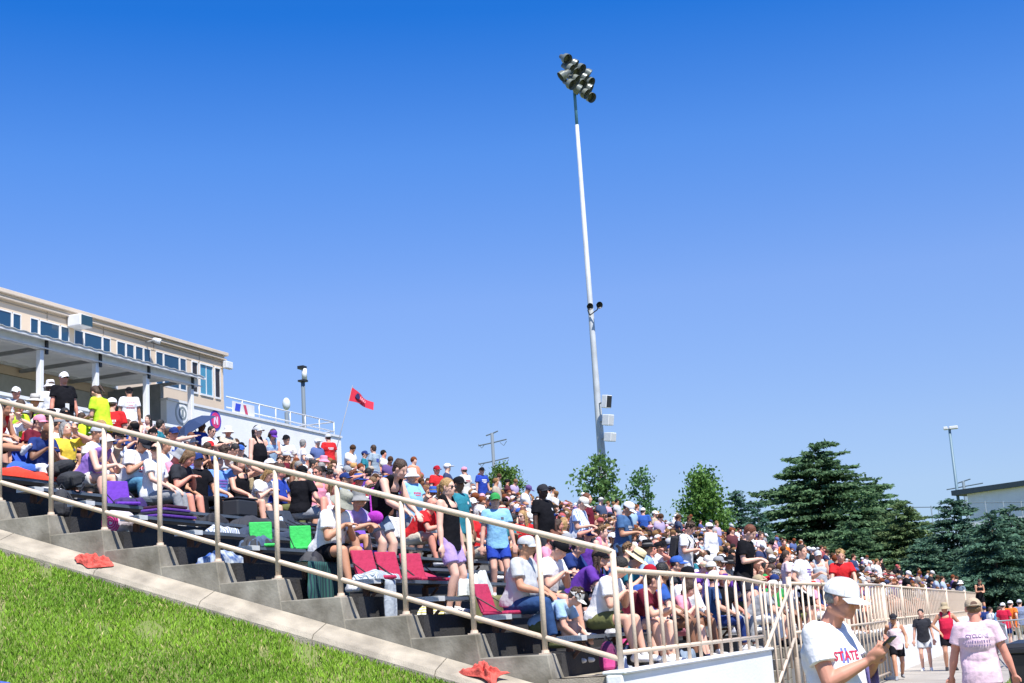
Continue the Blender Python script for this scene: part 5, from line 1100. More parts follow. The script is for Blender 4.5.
for k, px, py, pose, kw in hand_list:
    kw = dict(kw); k = kw.pop('k2', k); pose = kw.pop('pose2', pose); ex = {q: kw.pop(q) for q in ('stripe', 'pack', 'num', 'badge', 'print', 'print2') if q in kw}
    kw.setdefault('group', G1)
    o, kids = seat(k, px, py, pose, **kw); PEOPLE[kw['label']] = o
    S = PROTO[('S', pose)]; f2, l2, u2 = S['F2']; nk = S['neck']
    if kw['top'][0] == 'tee' and not ex and (px*7+k) % 3 < 2: dk = sum(C.get(kw['top'][1], (1, 1, 1)) if isinstance(kw['top'][1], str) else kw['top'][1]) < .9; inst('print', chest_print(pose, kw.get('g', 1.0), .0145, int(px) % 4, pose in ('stand',) and abs(kw.get('rz', 0)) > 90), o, color=(.7, .7, .72) if dk else ((.5, .05, .08), (.05, .08, .35), (.2, .1, .4), (.1, .1, .12))[int(px) % 4])
    if 'stripe' in ex:
        me = kids['top'].data.copy(); me.materials.clear(); me.materials.append(STRIPE); kids['top'].data = me
    if 'num' in ex:
        decal('BISON', kids['top'].data, nk-u2*.1-f2*.1, -l2, u2, .062, PAINT, o, 'back_lettering', color=(.8, .8, .85)) if 0 else None
        decal('12', kids['top'].data, nk-u2*.25-f2*.1, -l2, u2, .2, PAINT, o, 'back_number', color=(.75, .75, .85))
    if 'badge' in ex:
        c = nk-u2*.42+f2*.17+l2*-.03; mb = MB(); mb.obox(c+f2*.035, l2, u2, f2, .04, .065, .003); mb.build('badge', WMET, o)
        mb = MB(); mb.tube([nk-u2*.02+l2*.07+f2*.06, nk-u2*.2+l2*.03+f2*.152, c+u2*.065+f2*.03, nk-u2*.2-l2*.07+f2*.15, nk-u2*.02-l2*.08+f2*.06], .005, 5); mb.build('lanyard', pm('lanyard_gold', (.5, .35, .1)), o)
    if 'print' in ex:
        decal('RELAYS', kids['top'].data, nk-u2*.13-f2*.1, -l2, u2, .06, PAINT, o, 'back_lettering', color=(.3, .3, .45)) if 0 else None
        for q, w_ in enumerate((.2, .24, .18)):
            decal('=-='[q % 3]*4, kids['top'].data, nk-u2*(.13+.07*q)-f2*.1, -l2, u2, .09, PAINT, o, 'back_print', color=(.75, .2, .25))
    if 'print2' in ex: decal('*', kids['top'].data, nk-u2*.24+f2*.1, l2, u2, .3, PAINT, o, 'chest_print', color=(.05, .12, .5))
    if 'pack' in ex:
        bk = MB(); c = nk-u2*.26-f2*.2; bk.obox(c, l2, u2, f2, .15, .22, .085); b_ = bk.build('backpack', pm('black_pack_cloth', (.02, .02, .024), rough=.8, bump=.4), None, bevel=.04); b_.matrix_world = o.matrix_world; b_.location = o.location; b_.rotation_euler = o.rotation_euler; b_.scale = o.scale
        tag(b_, 'black backpack worn by the brown haired man in white', 'backpack')
        st_ = MB()
        for s_ in (1, -1): st_.tube([c+u2*.2+l2*.1*s_, nk+u2*.035+l2*.1*s_, nk-u2*.12+l2*.11*s_+f2*.15, nk-u2*.3+l2*.13*s_+f2*.1, c-u2*.15+l2*.13*s_], .014, 6)
        st_.build('strap', BLACK, b_)

# ---- people on the path
PG = 'people walking on the path'
def ped(px, py_head, Y, pose, z=0, **kw):
    hm = head_matrix(pose).translation; p = on_y(px, py_head, Y); s = kw.get('s', 1.0)
    return person(p.x, Y, z, pose, **kw)
ped(893.5, 622, 36.5, 'walk', rz=-80, s=.95, top=('tank', 'palepink'), bottom=('shorts', 'black'), hats=(('pony', 'brown'), ('cap', 'charcoal')), skin='tanned', shoes='grey', label='woman in pale pink tank top and black cap walking by the white wall', group=PG)
ped(921, 615, 41, 'stand', rz=-88, s=.97, top=('tee', 'charcoal'), bottom=('shorts', 'lightgrey'), hats=(('short', 'black'), ('eyes', 0)), label='young man in black tee and light grey shorts walking towards us', group=PG)
ped(944.5, 611, 40.5, 'stand_hip', rz=-80, g=1.12, s=1.04, top=('tank', 'crimson'), bottom=('shorts', 'black'), hats=(('nape', 'grey'), ('bucket', 'khaki'), ('glasses', 0)), skin='tanned', shoes='charcoal', label='man in red sleeveless shirt and khaki hat walking towards us', group=PG)
ped(960, 583, 72, 'stand', z=1.17, rz=60, top=('tee', (.18, .24, .3)), bottom=('shorts', 'grey'), hats=(('nape', 'grey'), ('bucket', 'white')), label='person in blue-grey tee and white hat on the raised walk', group='people on the far walk')
ped(978, 583, 70, 'stand_fold' if 'stand_fold' in POSES else 'stand_phone', z=1.17, rz=-60, top=('tank', 'black'), bottom=('shorts', 'black'), hats=(('pony', 'brown'),), skin='tanned', label='brown haired person in black top with raised forearms on the far walk', group='people on the far walk')
BG = 'people gathered behind the steel barricade'
for px, py, Y, pose, rz_q, kw in (
    (1002, 602, 55, 'stand', 80, dict(top=('tee', 'crimson'), bottom=('shorts', 'navy'), hats=(('nape', 'brown'), ('cap', 'white')), label='person in crimson tee and white cap behind the barricade')),
    (1009, 598, 56, 'walk', 70, dict(s=1.06, top=('tee', 'orange'), bottom=('trousers', 'beige'), hats=(('nape', 'brown'), ('cap', 'white')), label='person in orange tee and beige trousers behind the barricade')),
    (1019, 600, 58, 'stand', 100, dict(s=1.05, g=1.1, top=('tee', (.2, .24, .36)), bottom=('trousers', 'beige'), hats=(('nape', 'brown'), ('cap', 'lightgrey')), label='person in slate blue tee and pale cap beyond the orange tee')),
    (989, 604, 62, 'stand', 40, dict(s=.92, top=('tee', 'white'), bottom=('shorts', 'grey'), hats=(('short', 'brown'),), label='brown haired person in white tee partly hidden by the pink shirt')),
    (994.5, 606, 58, 'stand_phone', 20, dict(s=.94, top=('tee', 'skyblue'), bottom=('shorts', 'grey'), hats=(('short', 'brown'),), label='person in sky blue tee near the end of the barricade')),
    (984, 606, 66, 'stand', 120, dict(s=.95, top=('tee', 'navy'), bottom=('shorts', 'grey'), hats=(('nape', 'brown'), ('cap', 'navy')), label='person in navy tee far along the path'))):
    ped(px, py, Y, pose, rz=rz_q, group=BG, **kw)

# ---- the man in the pink shirt, seen from behind
POSES['pinkman'] = dict(hands=((.12, .33, .83), (.02, -.35, .83)), apole=(-.8, .3, 0), feet=((-.1, .12, .03), (.15, -.12)), hpitch=4, hyaw=6)
Yp = 16.9; p = on_y(973, 605, Yp)
o, kids = person(p.x, Yp, 0, 'pinkman', rz=94, g=1.25, s=1.02, vox=.009, skin='red', top=('tee', (.76, .55, .64)), bottom=('shorts', 'charcoal'), hats=(('nape', 'darkblond'), ('cap', 'tan')), label='broad man in pale pink tee and tan cap walking away from us', shoes='grey')
S = PROTO[('S', 'pinkman')]; f2, l2, u2 = S['F2']; nk = S['neck']
decal('CYCLONE', kids['top'].data, nk-u2*.135-f2*.1+l2*.0, -l2, u2, .052, PAINT, o, 'back_lettering', color=(.12, .09, .2))
for q, (w_, c_) in enumerate((('Mm NnMmN mM', .030), ('m n m n m n', .02))):
    pass
mb = MB(); bv = BVHTree.FromPolygons([v.co[:] for v in kids['top'].data.vertices], [q.vertices[:] for q in kids['top'].data.polygons])
rr = random.Random(4)
for row, (zz_, hh) in enumerate(((.195, .017), (.235, .010))):
    x_ = -.125
    while x_ < .12:
        w_ = rr.uniform(.012, .024); pp = nk-u2*zz_+(-l2)*(x_+w_/2)-f2*.5; hit = bv.ray_cast(pp, f2)
        if hit[0]: mb.obox(hit[0]-f2*.003, l2, u2, f2, w_*.32, hh*rr.uniform(.6, 1), .0015)
        x_ += w_+.006
    if row == 1: break
mb.build('small_back_print', PAINT, o, color=(.2, .15, .3))
# strap opening at the back of the cap
hm = head_matrix('pinkman')
mb = MB(); mb.lathe((0, 0, 0), [(.001, 0), (.034, .0), (.036, .002), (.001, .004)], 16, axis=(-1, 0, .18)); ch = mb.build('cap_opening', pm('shadow_hair', (.1, .05, .03)), o); ch.matrix_local = hm @ Matrix.Translation((-.119, 0, .045)) @ Matrix.Diagonal((1, 1, .8, 1))
mb = MB(); mb.tube([(-.105, .055, .033), (-.121, .025, .03), (-.124, 0, .029), (-.121, -.025, .03), (-.105, -.055, .033)], .007, 6); ch = mb.build('cap_strap', PAINT, o, color=C['tan']); ch.matrix_local = hm

# ---- the man with the phone
SKC['phone'] = (.54, .25, .17)
POSES['phoneman'] = dict(lean=1, hfwd=.075, hands=((.29, .045, 1.25, .8, -.22, .55, .75, .25, .75, -.62), (.275, -.075, 1.22, .8, .16, .55, .8, .3, -.75, -.6)), hpitch=17, hyaw=0, apole=(-.3, .5, -.9))
Yp = 9.46; hm = head_matrix('phoneman'); rzm = R(-16); s_ = 1.107
pt = on_y(841, 585, Yp); px_ = pt.x-(hm.translation.x*math.cos(rzm))*s_; py__ = Yp-(hm.translation.x*math.sin(rzm))*s_
print('phone man head z wanted', pt.z, 'is', hm.translation.z*s_)
o, kids = person(px_, py__, 0, 'phoneman', rz=-16, g=1.18, s=s_, vox=.0062, skin='phone', top=('tee', 'white'), bottom=('shorts', 'royal'), hats=(('cap', 'white'), ('eyes', 0), ('nape', 'grey')), shoes='grey', label='man in white cap and white tee with red lettering, reading his phone')
S = PROTO[('S', 'phoneman')]; f2, l2, u2 = S['F2']; nk = S['neck']
dirn = (f2*.75-l2*.66).normalized(); rgt = u2.cross(dirn)*-1; rgt = (u2.cross(dirn)).normalized()
decal('STATE', kids['top'].data, nk-u2*.175+dirn*.12+rgt*.04, rgt, u2, .07, PAINT, o, 'chest_lettering', color=(.55, .02, .07))
decal('II', kids['top'].data, nk-u2*.175+dirn*.12+rgt*.02, rgt, u2, .115, PAINT, o, 'chest_lettering', color=(.14, .17, .42), thick=.0012)
sh, el, wr, hd, sg, cu = S['arms'][1]; shL, elL, wrL, hdL, _, _ = S['arms'][0]
phc = (wr+hd*.1+wrL+hdL*.1)/2
ph = empty('phone', (0, 0, 0), 'black smartphone held in both hands by the man in the white cap', 'phone')
ph.location = o.location; ph.rotation_euler = o.rotation_euler; ph.scale = o.scale
mb = MB(); ax = V(.75, 0, .58).normalized(); pn = V(-.58, 0, .75); mb.obox(phc+V(.012, 0, .022), ax, (0, 1, 0), pn, .066, .036, .0055); mb.build('body', BLACK, ph, bevel=.003)
mb = MB(); mb.obox(phc+V(.012, 0, .022)+pn*.0062, ax, (0, 1, 0), pn, .062, .032, .0005); mb.build('screen', pm('screen_glass', (.03, .04, .06), rough=.08), ph)
# folded jacket over the far forearm
mb = MB(); n = 14; m_ = 16; vs = []
for j in range(m_+1):
    for i in range(n+1):
        a_ = elL.lerp(wrL, .05+.62*i/n); t = (j/m_-.5)*2; side = V(0, 1, 0)*(.062*min(1, max(-1, t*3.2)))
        dz = .055-.0*abs(t) if abs(t) < .3 else .055-(abs(t)-.3)*.52*(1+.12*math.sin(i*.9)); vs.append(a_+side*(1+.25*math.sin(i*1.3+j*.5)*max(0, abs(t)-.3))+V(0, 0, dz))
W = n+1; q = [(j*W+i, j*W+i+1, (j+1)*W+i+1, (j+1)*W+i) for j in range(m_) for i in range(n)]; mb.add(vs, q); mb.add([(x, y*.985, z-.007) for x, y, z in vs], [f[::-1] for f in q])
jk = mb.build('folded_jacket', pm('lavender_cloth', (.32, .27, .62), rough=.85, noise=.15, nscale=12, bump=.4), None, smooth=True); jk.location = o.location; jk.rotation_euler = o.rotation_euler; jk.scale = o.scale
tag(jk, 'lavender folded jacket hanging over the forearm of the man with the phone', 'jacket')
# seams and vent line of the cap, and its button are part of the cap
hmL = Matrix(hm)
mb = MB()
for a in (0, 60, 120):
    t = R(a); pts_ = [(-.012+.1112*math.cos(q)*math.cos(t), .0938*math.cos(q)*math.sin(t), .0245+.099*(abs(math.sin(q))**.86)+.012*max(0, math.cos(q)*math.cos(t))*abs(math.sin(q))*1.6) for q in [math.pi*i/24 for i in range(25)]]; mb.tube(pts_, .0011, 4)
c_ = mb.build('cap_seam', pm('seam_grey', (.5, .52, .56)), o); c_.matrix_local = hm
# ================================================================== belongings on the benches
def bench_pt(k, px, dx=0): return V(BX(k)+dx, max(15.35, y_for(px, BX(k)+dx, BZ(k))), BZ(k)+.002)
def tread_pt(k, px, dx=0):
    z = TZ(k) if k >= 0 else 1.17; X = -5.3-.81*k-.45+dx if k >= 0 else -5.0+dx
    return V(X, max(15.25, y_for(px, X, z)), z+.002)
CL = lambda n, c=(.5,.5,.5): pm('cloth_'+n, c, rough=.85, noise=.15, nscale=14, bump=.5, bscale=22)
def stadium_chair(p, col, name, label, rz=0, lean=18, pad=True):
    t = empty('stadium_seat', p, label, 'seat cushion', 'folding stadium seats on the benches', R(rz)); m = CL(name, col)
    mb = MB(); mb.box(-.17, .17, -.17, .17, .0, .045); mb.build('seat', m, t, bevel=.018)
    a = R(lean); ux = V(-math.sin(a), 0, math.cos(a)); mb = MB(); mb.obox(V(-.17, 0, .04)+ux*.17, (0, 1, 0), ux, (math.cos(a), 0, math.sin(a)), .17, .18, .018); mb.build('backrest', m, t, bevel=.02)
    for s in (1, -1):
        mb = MB(); mb.tube([V(.1, .175*s, .03), V(-.17, .175*s, .03)+ux*.2], .008, 5); mb.build('side_strap', BLACK, t)
    return t
def backpack(p, col, name, label, rz=0, lie=0, s=1.0, col2=None):
    t = empty('backpack', p, label, 'backpack', 'bags left on the benches', R(rz)); m = CL(name, col)
    mb = MB()
    mb.add([(-.13*s*a, -.17*s*b, .42*s*h) for a, b, h in ((1,1,0),(-1,1,0),(-1,-1,0),(1,-1,0),(1.05,1.05,.45),(-1.05,1.05,.45),(-1.05,-1.05,.45),(1.05,-1.05,.45),(.6,.75,1),(-.6,.75,1),(-.6,-.75,1),(.6,-.75,1))], [(0,1,2,3),(0,4,5,1),(1,5,6,2),(2,6,7,3),(3,7,4,0),(4,8,9,5),(5,9,10,6),(6,10,11,7),(7,11,8,4),(11,10,9,8)])
    b_ = fixn(mb.build('bag_body', m, t, smooth=False)); md = b_.modifiers.new('s', 'SUBSURF'); md.levels = md.render_levels = 2
    mb = MB(); mb.box(-.06*s, .09*s, -.2*s, -.12*s, .05*s, .22*s); mb.build('front_pocket', CL(name+'_p', col2 or tuple(c*.6+.01 for c in col)), t, bevel=.03)
    mb = MB(); mb.tube([(-.03, -.02*s, .4*s), (-.01, .0, .46*s), (.03, .02*s, .4*s)], .012, 6); mb.tube([(.1*s, -.08, .34*s), (.19*s, -.1, .2*s), (.13*s, -.1, .04)], .014, 6); mb.build('strap', BLACK, t)
    if lie: t.rotation_euler = (0, R(lie), R(rz)); t.location.z += .12
    return t
def heap(p, size, mats, label, name='blanket', cat='blanket', rz=0, seed=1, group='blankets and clothes on the benches'):
    """a crumpled pile of cloth"""
    r = random.Random(seed); mb = MB(); n = 22; sx, sy, sz = size; top = []
    ph = [r.uniform(0, 6) for _ in range(6)]
    for j in range(n+1):
        for i in range(n+1):
            u, v = i/n*2-1, j/n*2-1; e = max(0, 1-max(abs(u), abs(v))**4); h = sz*e**.5*(.74+.14*math.sin(u*3+ph[0]+v*2)+.12*math.sin(v*6+ph[1]-u*2)+.04*math.sin(u*7+v*11+ph[2]))
            top.append((sx*u*(1+.08*math.sin(v*5+ph[3])), sy*v*(1+.08*math.sin(u*6+ph[4])), max(h, 0)))
    W = n+1; mb.add(top, [(j*W+i, j*W+i+1, (j+1)*W+i+1, (j+1)*W+i) for j in range(n) for i in range(n)]); mb.add([(x, y, -.001) for x, y, z in top], [((j+1)*W+i, (j+1)*W+i+1, j*W+i+1, j*W+i) for j in range(n) for i in range(n)])
    o = mb.build(name, mats, None, smooth=True); o.location = p; o.rotation_euler = (0, 0, R(rz)); return tag(o, label, cat, group)
def drape(p, w, fall, m, label, name='blanket', cat='blanket', seed=2, back=.15, group='blankets and clothes on the benches'):
    """cloth lying on a bench and hanging over its front edge"""
    r = random.Random(seed); mb = MB(); nu, nv = 24, 16; vs = []; ph = r.uniform(0, 6)
    for j in range(nv+1):
        s = j/nv*(back+.15+fall)
        for i in range(nu+1):
            y = (i/nu-.5)*w; wob = .015*math.sin(y*30+ph)+.02*math.sin(y*13)
            if s < back+.15: x, z = -back+s, .012+.006*math.sin(y*40+s*30)
            else: d = s-back-.15; x, z = .155+wob*min(1, d*6)+.02, -d*(1+.15*math.sin(y*9+ph))
            vs.append((x, y*(1+.04*j/nv*math.sin(ph+j)), z))
    W = nu+1; q = [(j*W+i, j*W+i+1, (j+1)*W+i+1, (j+1)*W+i) for j in range(nv) for i in range(nu)]; mb.add(vs, q); mb.add([(x-.006, y, z-.008) for x, y, z in vs], [f[::-1] for f in q])
    o = mb.build(name, m, None, smooth=True); o.location = p; return tag(o, label, cat, group)
def bottle(p, col, label, h=.26, r=.036):
    t = empty('water_bottle', p, label, 'bottle'); mb = MB(); mb.lathe((0, 0, 0), [(r*.9, 0), (r, .01), (r, h*.72), (r*.5, h*.86)], 14); mb.build('flask', pm('bottle_%d' % int(col[0]*99), col, rough=.3), t, smooth=True)
    mb = MB(); mb.lathe((0, 0, 0), [(r*.52, h*.86), (r*.52, h), (r*.3, h+.01)], 12); mb.build('lid', BLACK, t); return t
# red folding seats and others
stadium_chair(bench_pt(2, 357), (.42, .02, .075), 'red_seat', 'red stadium seat nearest the man in the olive bucket hat', rz=-22)
stadium_chair(bench_pt(2, 400), (.42, .02, .075), 'red_seat', 'empty red stadium seat below the standing woman in black', rz=-24)
stadium_chair(bench_pt(2, 424), (.42, .02, .075), 'red_seat', 'empty upright red stadium seat closest to the blonde woman', rz=-26)
stadium_chair(bench_pt(2, 447), (.42, .02, .075), 'red_seat', 'red stadium seat folded open at the feet of the blonde woman', rz=-10, lean=70)
stadium_chair(bench_pt(0, 494, -.05), (.4, .02, .08), 'cardinal_seat', 'dark red stadium seat under the man in jeans', rz=-8)
stadium_chair(bench_pt(7, 124), (.13, .03, .4), 'purple_seat', 'upright purple stadium seat in front of the white visor', rz=-30)
stadium_chair(bench_pt(10, 30, .0), (.02, .08, .5), 'blue_seat', 'royal blue stadium seat beside the red tank top', rz=-25)
stadium_chair(bench_pt(4, 372), (.2, .08, .5), 'violet_seat', 'violet stadium seat between the bucket hats and the black tank top', rz=-15)
for px, lab in ((264, 'bright green folded stadium seat hanging by the end rail post'), (304, 'second bright green stadium seat, closer to the man in the bucket hat')):
    stadium_chair(bench_pt(4, px, .05), (.04, .5, .1), 'green_seat', lab, rz=-46, lean=6).scale = (.85,)*3
stadium_chair(bench_pt(6, 290), (.02, .03, .05), 'navy_seat', 'reclined black stadium seat above the green seats', rz=-20, lean=35)
stadium_chair(bench_pt(6, 300), (.02, .03, .05), 'navy_seat', 'second black stadium seat above the green seats', rz=-10, lean=30)
stadium_chair(bench_pt(6, 440), (.03, .05, .08), 'dark_seat', 'charcoal stadium seat behind the blonde woman', rz=-15)
# piles of cushions
t = empty('cushion_stack', bench_pt(6, 168), 'stack of thin purple and black seat cushions under the heavy man', 'seat cushions')
for i, (c_, n_) in enumerate((((.1, .03, .28), 'purple_cush'), (BLACK and (.02, .02, .03), 'black_cush'), ((.12, .04, .3), 'violet_cush'), ((.05, .01, .03), 'plum_cush'))):
    mb = MB(); mb.box(-.2, .18, -.42+.05*i, .4-.07*i, .042*i+.002, .042*i+.04); mb.build('cushion', CL(n_, c_), t, bevel=.012)
backpack(bench_pt(9, 50), (.02, .022, .028), 'black_pack', 'black backpack lying under the stretched legs', rz=10, lie=70)
backpack(bench_pt(8, 60), (.018, .02, .03), 'black_pack', 'big black holdall behind the second rail post', rz=80, lie=75, s=1.0)
backpack(tread_pt(8, 38), (.03, .032, .04), 'grey_pack', 'dark grey backpack under the bench by the first rail post', rz=20, s=1.05)
heap(bench_pt(9, 22), (.16, .75, .16), CL('scarlet', (.75, .05, .02)), 'long scarlet sleeping bag on the bench at the picture edge', 'sleeping_bag', 'sleeping bag', seed=3)
heap(bench_pt(10, 30, .1), (.14, .4, .16), CL('royal_cloth', (.03, .1, .4)), 'crumpled royal blue jacket above the scarlet bag', 'jacket', 'jacket', seed=5)
# pink swirl towel roll and bottle
p = tread_pt(7, 83, .12); tr_ = empty('rolled_towel', p, 'pink and white striped towel roll on the curb step', 'towel')
mb = MB(); mb.lathe((0, -.0, .15), [(.14, -.22), (.152, -.2), (.152, .1), (.14, .12)], 20, axis=(0, 1, 0)); mb.build('roll', CL('pale_towel', (.7, .62, .68)), tr_, smooth=True)
mb = MB(); n = 60; mb.tube([(.0+(.02+.125*i/n)*math.cos(i*.42), -.225, .15+(.02+.125*i/n)*math.sin(i*.42)) for i in range(n)], .011, 5); mb.build('spiral', CL('towel_pink', (.62, .03, .2)), tr_)
bottle(tread_pt(7, 63, .2)+V(0, 0, 0), (.7, .74, .78), 'slim white water bottle next to the rolled towel')
heap(tread_pt(5, 158, .0), (.15, .34, .2), mat('blue_pattern_cloth', (.5, .56, .62), col2=(.05, .10, .26), nscale=13, rough=.85, detail=1), 'blue and white patterned bundle under the bench', 'bundle', 'bundle', seed=8)
heap(tread_pt(5, 186, -.1), (.14, .24, .17), CL('royal_cloth', (.03, .1, .4)), 'blue cloth bundle beside the patterned bundle', 'bundle', 'bundle', seed=9)
heap(bench_pt(5, 222), (.12, .26, .12), stripes('striped_bag_cloth', (.6, .62, .64), (.07, .12, .25), 7, 'Y', .7), 'white bag with dark blue stripes on the bench', 'bag', 'bag', seed=10)
heap(bench_pt(5, 262), (.14, .6, .14), CL('dark_blue_cloth', (.03, .045, .08)), 'dark blue jacket spread along the bench', 'jacket', 'jacket', seed=11)
heap(bench_pt(6, 260), (.14, .6, .17), CL('charcoal_cloth', (.03, .032, .04)), 'charcoal jacket behind the dark blue one', 'jacket', 'jacket', seed=12)
p = bench_pt(7, 240); cb = empty('cooler_box', p, 'black soft cooler box on the bench below the drinking person', 'cooler')
mb = MB(); mb.box(-.15, .15, -.28, .28, 0, .26); mb.build('box', pm('cooler_black', (.025, .027, .032), rough=.6), cb, bevel=.03); mb = MB(); mb.box(-.155, .155, -.285, .285, .262, .29); mb.build('lid', BLACK, cb, bevel=.01)
bottle(bench_pt(6, 281), (.6, .68, .75), 'white and blue bottle standing by the black stadium seats', .22)
PLAID = stripes('dark_green_plaid', (.02, .10, .085), (.01, .03, .05), 7, 'Y', .55)
drape(bench_pt(3, 290), 1.0, .5, PLAID, 'dark green plaid blanket hanging from the bench by the rail', seed=3)
drape(bench_pt(2, 331), .26, .42, CL('grey_hoodie', (.42, .46, .5)), 'pale grey hooded top hanging beside the man in the bucket hat', 'hooded_top', 'jacket', seed=4)
heap(bench_pt(2, 331), (.15, .34, .12), stripes('grey_stripe_cloth', (.5, .54, .58), (.1, .14, .18), 8, 'Y', .6), 'grey striped towel under the man in the bucket hat', 'towel', 'towel', seed=13)
for i_, (k_, px_, c_, lb_) in enumerate(((4, 205, (.03, .03, .035), 'black jacket heap on the bench below the person in periwinkle'), (4, 232, (.06, .1, .18), 'blue-grey jacket heap below the drinking person'), (6, 212, (.02, .02, .025), 'black bag heap behind the purple cushions'), (3, 228, (.05, .05, .055), 'dark bag under the periwinkle tee, low on the steps'), (4, 255, (.025, .03, .04), 'black bag right beside the first green seat'.replace('right ', '')), (8, 205, (.3, .3, .32), 'grey sweater beside the person in beige trousers'), (3, 318, (.02, .02, .03), 'black bag under the bench of the olive bucket hat'), (7, 130, (.04, .02, .12), 'deep purple bag beside the upright purple seat'))):
    heap(bench_pt(k_, px_), (.13, .24, .15), CL('heap%d' % i_, c_), lb_, 'bag' if 'bag' in lb_ else 'jacket', 'bag' if 'bag' in lb_ else 'jacket', seed=30+i_)
# by the standing blonde woman and lower
heap(bench_pt(2, 465), (.14, .3, .13), CL('sea_blue', (.04, .22, .42)), 'sea blue folded mat next to the blonde woman', 'mat', 'mat', seed=14)
heap(bench_pt(1, 477), (.13, .3, .34), CL('white_tote_cloth', (.62, .64, .6)), 'big pale tote bag beside the man in jeans', 'tote_bag', 'bag', seed=15)
drape(bench_pt(1, 478), 1.2, .28, pm('olive_cloth', (.2, .19, .07), rough=.85, noise=.3), 'olive blanket hanging over the bench left of the man in jeans'.replace('left of', 'beside'), seed=6)
heap(tread_pt(2, 432, -.1), (.12, .22, .2), stripes('yellow_white_bag', (.75, .76, .7), (.6, .5, .08), 10, 'Z', .6), 'small white and yellow bag under the second bench up from the front', 'bag', 'bag', seed=16)
b_ = backpack(tread_pt(-1, 597, .1), (.14, .015, .08), 'plum_pack', 'plum and hot pink backpack at the front corner post', rz=15, s=.88, col2=(.75, .08, .3))
backpack(tread_pt(-1, 640, .1), (.03, .035, .045), 'dark_pack', 'dark grey backpack with pale straps behind the front balusters', rz=-20, s=.95)
heap(tread_pt(-1, 615, -.35), (.15, .3, .36), stripes('blue_white_bag', (.55, .6, .66), (.05, .08, .2), 9, 'X', .5), 'blue and white bag behind the corner post', 'bag', 'bag', seed=17)
heap(tread_pt(-1, 662, -.3), (.13, .25, .2), CL('cherry', (.5, .02, .04)), 'cherry red bag on the floor by the white shoes', 'bag', 'bag', seed=18)
heap(tread_pt(-1, 686, .1), (.1, .22, .18), CL('steel_cloth', (.2, .26, .34)), 'blue-grey bundle by the front rail next to the cherry bag', 'bundle', 'bundle', seed=19)
for px_, c_, lb in ((628, (.5, .05, .2), 'wine red shoulder bag near the lowest bench'),):
    heap(tread_pt(0, px_, 0), (.12, .2, .22), CL('wine', c_), lb, 'bag', 'bag', seed=20)
# red cloths lying on the curb
def red_cloth(px, py, label, seed, rz):
    c = on_y(px, py, 14.2); r = random.Random(seed); mb = MB(); n = 26; vs = []
    for j in range(n+1):
        for i in range(n+1):
            u, v = i/n-.5, j/n-.5; e_ = max(0, 1-(2*max(abs(u), abs(v)))**3); vs.append((u*(.52+.12*math.sin(v*5+seed)), v*(.3+.08*math.sin(u*7+seed)), e_*(.035+.05*abs(math.sin(u*9+v*6+seed))+.03*math.sin(v*17-u*8)+.02*math.sin(u*31+v*13))+.012+.04*max(0, u)*math.sin(seed)))
    W = n+1; q = [(j*W+i, j*W+i+1, (j+1)*W+i+1, (j+1)*W+i) for j in range(n) for i in range(n)]; mb.add(vs, q); mb.add([(x, y, z-.006) for x, y, z in vs], [f[::-1] for f in q])
    o = mb.build('red_cloth', pm('faded_red_cloth', (.66, .10, .075), rough=.85, noise=.25, nscale=10, bump=.5), None, smooth=True); o.location = (c.x, 14.24, strip(c.x)+(.20 if seed == 1 else .24)); o.rotation_euler = (R(24), R(17), R(rz)); o.scale = (.82, .82, .9); tag(o, label, 'cloth', 'red cloths dropped on the curb')
red_cloth(91, 541, 'crumpled red cloth on the curb near the rolled towel', 1, 10); red_cloth(483, 664, 'crumpled red cloth low on the curb by the last steps', 4, -20)
# little blue and pink thing in the grass at the edge
c = on_y(1, 597, 11.2); mb = MB(); mb.caps((0, 0, .03), .045, (.07, .03, .03), .03); o = mb.build('toy_ball', pm('toy_blue', (.05, .08, .5)), None, smooth=True); o.location = (c.x, 11.2, hill(c.x, 11.2)+.07); tag(o, 'small blue object half in view lying in the grass', 'toy')
# umbrella
c = on_x(191, 424, ROWX(16)); um = empty('umbrella', c, 'blue umbrella shading a seated man below the white emblem wall', 'umbrella')
mb = MB(); n = 8; rad = .62; apex = V(0, 0, .1); til = Matrix.Rotation(R(-24), 3, 'Y') @ Matrix.Rotation(R(24), 3, 'X')
rim = [til @ V(rad*math.cos(R(45*i)), rad*math.sin(R(45*i)), -.16) for i in range(8)]; midr = [til @ V(rad*.55*math.cos(R(45*i)), rad*.55*math.sin(R(45*i)), .03) for i in range(8)]; ap = til @ apex
allv = [ap]+midr+rim; F = [(0, 1+i, 1+(i+1) % 8) for i in range(8)]+[(1+i, 9+i, 9+(i+1) % 8, 1+(i+1) % 8) for i in range(8)]
mb.add(allv, F); mb.add([v-til @ V(0, 0, .008) for v in allv], [f[::-1] for f in F]); o = mb.build('canopy', pm('umbrella_blue', (.025, .045, .11), rough=.5), um)  # blue darkened: the umbrella's shade is put into its colour
mb = MB(); mb.tube([ap, ap-(til @ V(0, 0, .9))], .012, 6); mb.build('shaft', GREYM, um)
for i in range(8): mb = MB(); mb.tube([ap-til @ V(0, 0, .02), midr[i]-til @ V(0, 0, .014), rim[i]-til @ V(0, 0, .012)], .005, 4); mb.build('rib', GREYM, um)
